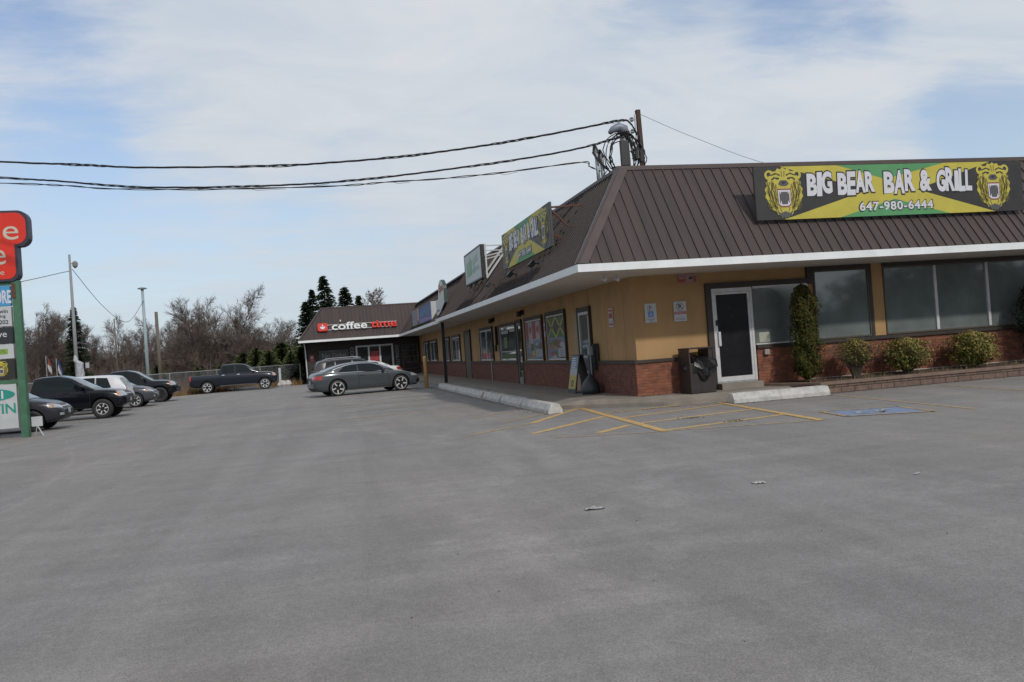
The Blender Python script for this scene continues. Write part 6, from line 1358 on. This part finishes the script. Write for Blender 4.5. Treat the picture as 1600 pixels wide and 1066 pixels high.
# window surround arc of the coupe
# --- generic SUV
def suv(L=4.3, W=1.8, H=1.6, hood=1.02, belt=1.02, rim=.22, R_=.34, spokes=5, rimmat=ALLOY, clad=True, **k):
    a, b = L/2, -L/2
    c = dict(L=L, W=W, bottom=[(b, .50), (b+.15, .32), (b+.5, .24), (a-.6, .24), (a-.2, .28), (a, .42)], shoulder=[(b, .78), (b+.12, belt-.06), (b+.6, belt-.01), (0, belt-.02), (a-1.2, belt-.08), (a-.5, hood-.12), (a-.12, hood-.30), (a, .60)],
             top=[(b, .82), (b+.10, belt+.02), (b+.6, belt+.04), (0, belt+.02), (a-1.15, hood+.04), (a-.5, hood-.06), (a-.12, hood-.25), (a, .64)], width=[(b, .80), (b+.12, .92), (b+.6, .99), (0, 1.0), (a-.8, .99), (a-.3, .92), (a-.08, .80), (a, .70)],
             cabin=[(b+.06, belt-.0), (b+.20, H*.80), (b+.42, H*.955), (b+.9, H*.99), (-.2, H), (a-2.05, H*.985), (a-1.75, H*.93), (a-1.4, H*.80), (a-.98, belt+.03)], belt=[(b, belt-.03), (0, belt-.03), (a-.9, belt-.08)], cabw=.93, tumble=.30, R=R_, axles=(a-.87, b+.83), rim=rim, spokes=spokes, rimmat=rimmat,
             panes=[((b+.62, belt+.03), (b+1.22, belt+.01), (b+1.22, H*.94), (b+.78, H*.92)), ((b+1.27, belt+.01), (-.02+b+2.15, belt), (-.02+b+2.15, H*.95), (b+1.27, H*.95)), ((b+2.20, belt), (a-1.22, belt-.03), (a-1.72, H*.95), (b+2.20, H*.95))], ztop=.085,
             seams=[((b+1.24, .36), (b+1.252, .36), (b+1.252, H*.93), (b+1.24, H*.93)), ((b+2.165, .32), (b+2.177, .32), (b+2.177, H*.93), (b+2.165, H*.93)), ((a-1.20, .34), (a-1.188, .34), (a-1.22, belt-.05), (a-1.232, belt-.05))], handles=[(b+1.35, belt-.14), (b+2.28, belt-.15)],
             strips=[(((b+1.15, .26), (a-1.3, .26), (a-1.3, .36), (b+1.15, .36)), 'sill_cladding', DARKP)], mirror=(a-1.35, belt+.05), ws=(a-1.0, a-1.98), rw=(b+.10, b+.32), lamps=[('headlight', a-.22, hood-.24, .50, .13, 42, .14, LAMPC), ('turn_signal', a-.34, hood-.23, .12, .09, 75, .1, LAMPA), ('tail_light', b+.12, belt-.10, .30, .34, 50, 0, LAMPR)],
             ends=[('grille', 1, -.52, .52, hood-.34, hood-.18, GRILLE), ('lower_grille', 1, -.66, .66, .34, .52, GRILLE), ('bumper', -1, -.8, .8, .36, .56, DARKP), ('chrome_bar', 1, -.40, .40, hood-.275, hood-.25, CHROME), ('fog_light', 1, .60, .72, .46, .54, LAMPC), ('fog_light', 1, -.72, -.60, .46, .54, LAMPC)], plates=[(1, .50), (-1, .70)])
    c.update(k); return c
# --- pickup
def pickup(L=5.9, W=2.0, H=1.93, hood=1.22, belt=1.27, R_=.39, rim=.25, cab0=-.92, cabf=1.62, spokes=6, bedz=1.27, canopy=False, **k):
    a, b = L/2, -L/2
    c = dict(L=L, W=W, bottom=[(b, .60), (b+.1, .50), (b+.6, .42), (a-.8, .42), (a-.3, .40), (a, .52)], shoulder=[(b, bedz-.05), (b+.06, bedz-.03), (cab0, bedz-.03), (cab0+.1, belt-.04), (a-1.3, belt-.10), (a-.5, hood-.12), (a-.1, hood-.28), (a, .80)],
             top=[(b, bedz), (cab0, bedz), (cab0+.1, belt), (a-1.35, hood+.03), (a-.5, hood-.03), (a-.12, hood-.16), (a, .86)], width=[(b, .93), (b+.1, .97), (0, 1.0), (a-.9, 1.0), (a-.35, .96), (a-.08, .88), (a, .80)],
             cabin=[(cab0-.02, belt-.02), (cab0+.04, H*.80), (cab0+.12, H*.965), (cab0+.5, H*.995), (cab0+1.0, H), (cabf-1.15, H*.985), (cabf-.85, H*.94), (cabf-.45, H*.80), (cabf-.0, belt-.02)], belt=[(cab0-.1, belt-.05), (cabf, belt-.08)], cabw=.93, tumble=.27, R=R_, axles=(a-.86, b+1.15), rim=rim, spokes=spokes, arch=1.17,
             panes=[((cab0+.18, belt+.03), (cab0+1.03, belt+.02), (cab0+1.03, H*.94), (cab0+.24, H*.94)), ((cab0+1.10, belt+.02), (cabf-.20, belt-.0), (cabf-.82, H*.95), (cab0+1.10, H*.95))], ztop=.10,
             seams=[((cab0-.0, .5), (cab0+.014, .5), (cab0+.014, bedz), (cab0, bedz)), ((cab0+1.06, .48), (cab0+1.074, .48), (cab0+1.074, H*.93), (cab0+1.06, H*.93)), ((cabf-.12, .48), (cabf-.106, .48), (cabf-.14, belt-.05), (cabf-.154, belt-.05))], handles=[(cab0+.10+.05, belt-.12), (cab0+1.18, belt-.13)], hmat=CHROME,
             strips=[(((cab0, .44), (cabf-.2, .44), (cabf-.2, .50), (cab0, .50)), 'side_step', CHROME)], mirror=(cabf-.35, belt+.08), ws=(cabf-.05, cabf-1.08), lamps=[('headlight', a-.14, hood-.22, .42, .22, 38, 0, LAMPC), ('turn_signal', a-.30, hood-.22, .12, .2, 78, 0, LAMPA), ('tail_light', b+.08, bedz-.20, .26, .34, 60, 0, LAMPR)],
             ends=[('grille', 1, -.62, .62, hood-.36, hood-.10, GRILLE), ('front_bumper', 1, -.92, .92, .56, .74, CHROME), ('rear_bumper', -1, -.9, .9, .52, .66, CHROME)], plates=[(-1, .68)], wsmat=SHIELD)
    c['bed'] = (b+.07, cab0-.06, -W/2*.80, W/2*.80, 1.0, 1.7)
    c.update(k); return c
XR = -15.0
BLKP = paintm('black_car_paint', (.005, .006, .009), .2, .2)
hr = suv(4.3, 1.78, 1.6, 1.0, 1.0, rim=.21, R_=.335, rimmat=mat('black_steel_wheel', (.018, .018, .02), .5, .4))
g1 = car('crossover', 'charcoal crossover partly hidden behind the green sign post', 'car', (-16.2, 10.6, 0), R(2), .93, hr, paintm('charcoal_car_paint', (.030, .030, .038), .5, .3), 'cars parked in the left row')
pk = pickup(5.4, 1.89, 1.79, 1.16, 1.20, .39, .225, -.70, 1.55, 6, 1.16, rim_=0, strips=[(((-.7, .44), (1.3, .44), (1.3, .50), (-.7, .50)), 'side_step', DARKP)], hmat=BLKP)
pk['ends'] = [('grille', 1, -.62, .62, .80, 1.04, GRILLE), ('front_bumper', 1, -.88, .88, .52, .72, DARKP), ('rear_bumper', -1, -.9, .9, .52, .66, CHROME), ('chrome_bar', 1, -.5, .5, .90, .935, CHROME)]; pk['plates'] = [(1, .60)]
car('pickup_truck', 'black pickup truck with silver steel wheels, second in the left row', 'pickup truck', (-15.95, 15.6, 0), R(1), .90, pk, BLKP, 'cars parked in the left row')
wh = suv(4.45, 1.82, 1.62, 1.02, 1.04, rim=.24, R_=.35, spokes=5, double=True)
car('crossover', 'white crossover parked tail outward, third in the left row', 'car', (-16.6, 20.3, 0), R(181), .95, wh, paintm('white_car_paint', (.55, .56, .58), 0, .35), 'cars parked in the left row')
car('crossover', 'dark grey crossover nose outward, fourth in the left row', 'car', (-16.3, 24.0, 0), R(1), .93, suv(4.6, 1.85, 1.60, 1.02, 1.02, rim=.24, R_=.35, spokes=7), paintm('slate_car_paint', (.06, .065, .075), .5, .3), 'cars parked in the left row')
bt = pickup(5.4, 1.95, 1.86, 1.22, 1.24, .42, .24, -.80, 1.50, 6, 1.20, rimmat=ALLOYD, hmat=BLKP, strips=[(((-.7, .46), (1.3, .46), (1.3, .52), (-.7, .52)), 'side_step', DARKP)])
bt['ends'] = [('grille', 1, -.62, .62, .84, 1.10, GRILLE), ('front_bumper', 1, -.92, .92, .54, .76, DARKP), ('rear_bumper', -1, -.9, .9, .52, .66, DARKP)]; bt['plates'] = []
car('pickup_truck', 'tall black pickup truck with black wheels, last in the left row', 'pickup truck', (-16.5, 28.7, 0), R(1), .92, bt, BLKP, 'cars parked in the left row')
ft = pickup(5.9, 2.0, 1.95, 1.26, 1.30, .41, .29, -.95, 1.72, 6, 1.28, double=False, spw=.24)
car('crew_cab_pickup', 'dark blue grey crew cab pickup parked side on by the chain link fence', 'pickup truck', (-12.2, 38.3, 0), R(2), .885, ft, paintm('dark_blue_grey_paint', (.014, .018, .026), .5, .28))
# behind the coupe
dk = suv(4.6, 1.9, 1.70, 1.05, 1.05, rim=.24, R_=.36, extra=[])
def rails(g):
    g.tube([(-1.6, -.62, 1.66), (-1.4, -.62, 1.745), (0, -.62, 1.765), (.35, -.62, 1.70)], .022, 6); return CHROME
def rails2(g):
    g.tube([(-1.6, .62, 1.66), (-1.4, .62, 1.745), (0, .62, 1.765), (.35, .62, 1.70)], .022, 6); return CHROME
dk['extra'] = [('roof_rail', rails), ('roof_rail', rails2)]
car('suv', 'dark grey sport utility vehicle with silver roof rails behind the coupe', 'car', (-5.2, 25.0, 0), R(6), .90, dk, paintm('dark_metal_paint', (.05, .05, .055), .5, .3), 'cars parked by the coffee shop')
sd_ = dict(coupe); sd_.update(L=4.75, top=[(-2.37, .86), (-2.25, 1.02), (-1.7, 1.07), (-1.2, 1.05), (.7, .98), (1.4, .93), (2.0, .80), (2.25, .68), (2.37, .54)], shoulder=[(-2.37, .80), (-2.1, .97), (-1.4, 1.0), (0, .95), (1.3, .88), (1.9, .76), (2.2, .64), (2.37, .50)], bottom=[(-2.37, .42), (-2.2, .28), (-1.9, .22), (1.8, .2), (2.2, .22), (2.37, .32)], width=[(-2.37, .72), (-2.25, .86), (-1.9, .95), (-1.2, 1.0), (1.2, 1.0), (1.85, .95), (2.2, .82), (2.37, .62)],
    cabin=[(-1.75, 1.04), (-1.45, 1.20), (-1.0, 1.38), (-.5, 1.45), (0, 1.45), (.35, 1.40), (.7, 1.25), (1.05, 1.08), (1.3, .96)], belt=[(-1.75, 1.02), (-1.0, 1.0), (0, .97), (1.3, .91)], panes=[((-1.25, 1.03), (-.32, 1.0), (-.32, 1.4), (-.9, 1.36)), ((-.27, 1.0), (.95, .95), (.5, 1.35), (-.27, 1.4))], chrome=[((-1.4, .99), (.95, .94), (.95, .955), (-1.4, 1.005))],
    seams=[((-.30, .30), (-.288, .30), (-.288, 1.38), (-.30, 1.38)), ((.9, .32), (.912, .32), (.84, .92), (.828, .92)), ((-1.25, .4), (-1.238, .4), (-1.1, .98), (-1.112, .98))], handles=[(-.25, .82), (-1.1, .84)], rw=(-1.65, -.85), ws=(1.25, .45), mirror=(.78, 1.03), lamps=[('headlight', 2.12, .68, .5, .14, 38, .1, LAMPC), ('tail_light', -2.22, .90, .5, .17, 42, 0, LAMPR)], rim=.23, R=.33, twist=0, plates=[(-1, .66)])
car('sedan', 'white sedan facing left behind the coupe, its tail light to the right', 'car', (-4.75, 28.3, 0), R(186), .92, sd_, paintm('pearl_white_paint', (.55, .56, .57), 0, .3), 'cars parked by the coffee shop')

g = MB(); rng = random.Random(99)      # grit, leaf crumbs and gravel gathered along the kerbs
def crumb(x, y, z=.0):
    q = rng.uniform(.006, .02); a = rng.uniform(0, 6.28); c_, s_ = math.cos(a)*q, math.sin(a)*q; h = rng.uniform(.002, .012)
    g.face([(x-c_, y-s_, z+.002), (x+s_*.6, y-c_*.6, z+h), (x+c_, y+s_, z+.003), (x-s_*.6, y+c_*.6, z+h*.6)], rng.randrange(3))
for k in range(1500): crumb(-2.12-abs(rng.gauss(0, .10)), rng.uniform(-.3, 19))
for k in range(700): crumb(-1.73-abs(rng.gauss(0, .03)), rng.uniform(.9, 19))
for k in range(1400): crumb(rng.uniform(3.4, 18), -1.37-abs(rng.gauss(0, .10)))
for k in range(350): crumb(rng.uniform(1.3, 3.5), -1.72-abs(rng.gauss(0, .06)))
for k in range(500): crumb(rng.uniform(-1.2, 3.3), -.98-abs(rng.gauss(0, .10))+(.75 if rng.random() < .0 else 0))
for k in range(500): crumb(rng.uniform(.0, 1.8), -.12+rng.gauss(0, .05), .20)
for k in range(1200): crumb(rng.uniform(-22, -14.5), rng.uniform(2, 33))
for k in range(2600): crumb(rng.uniform(-12, 6), rng.uniform(-14, 3)) if False else None
tag(g.build('kerb_grit', [mat('grit_brown', (.09, .065, .045), .95), mat('grit_pale', (.30, .27, .22), .95), mat('grit_dark', (.05, .045, .04), .95)]), kind='stuff')
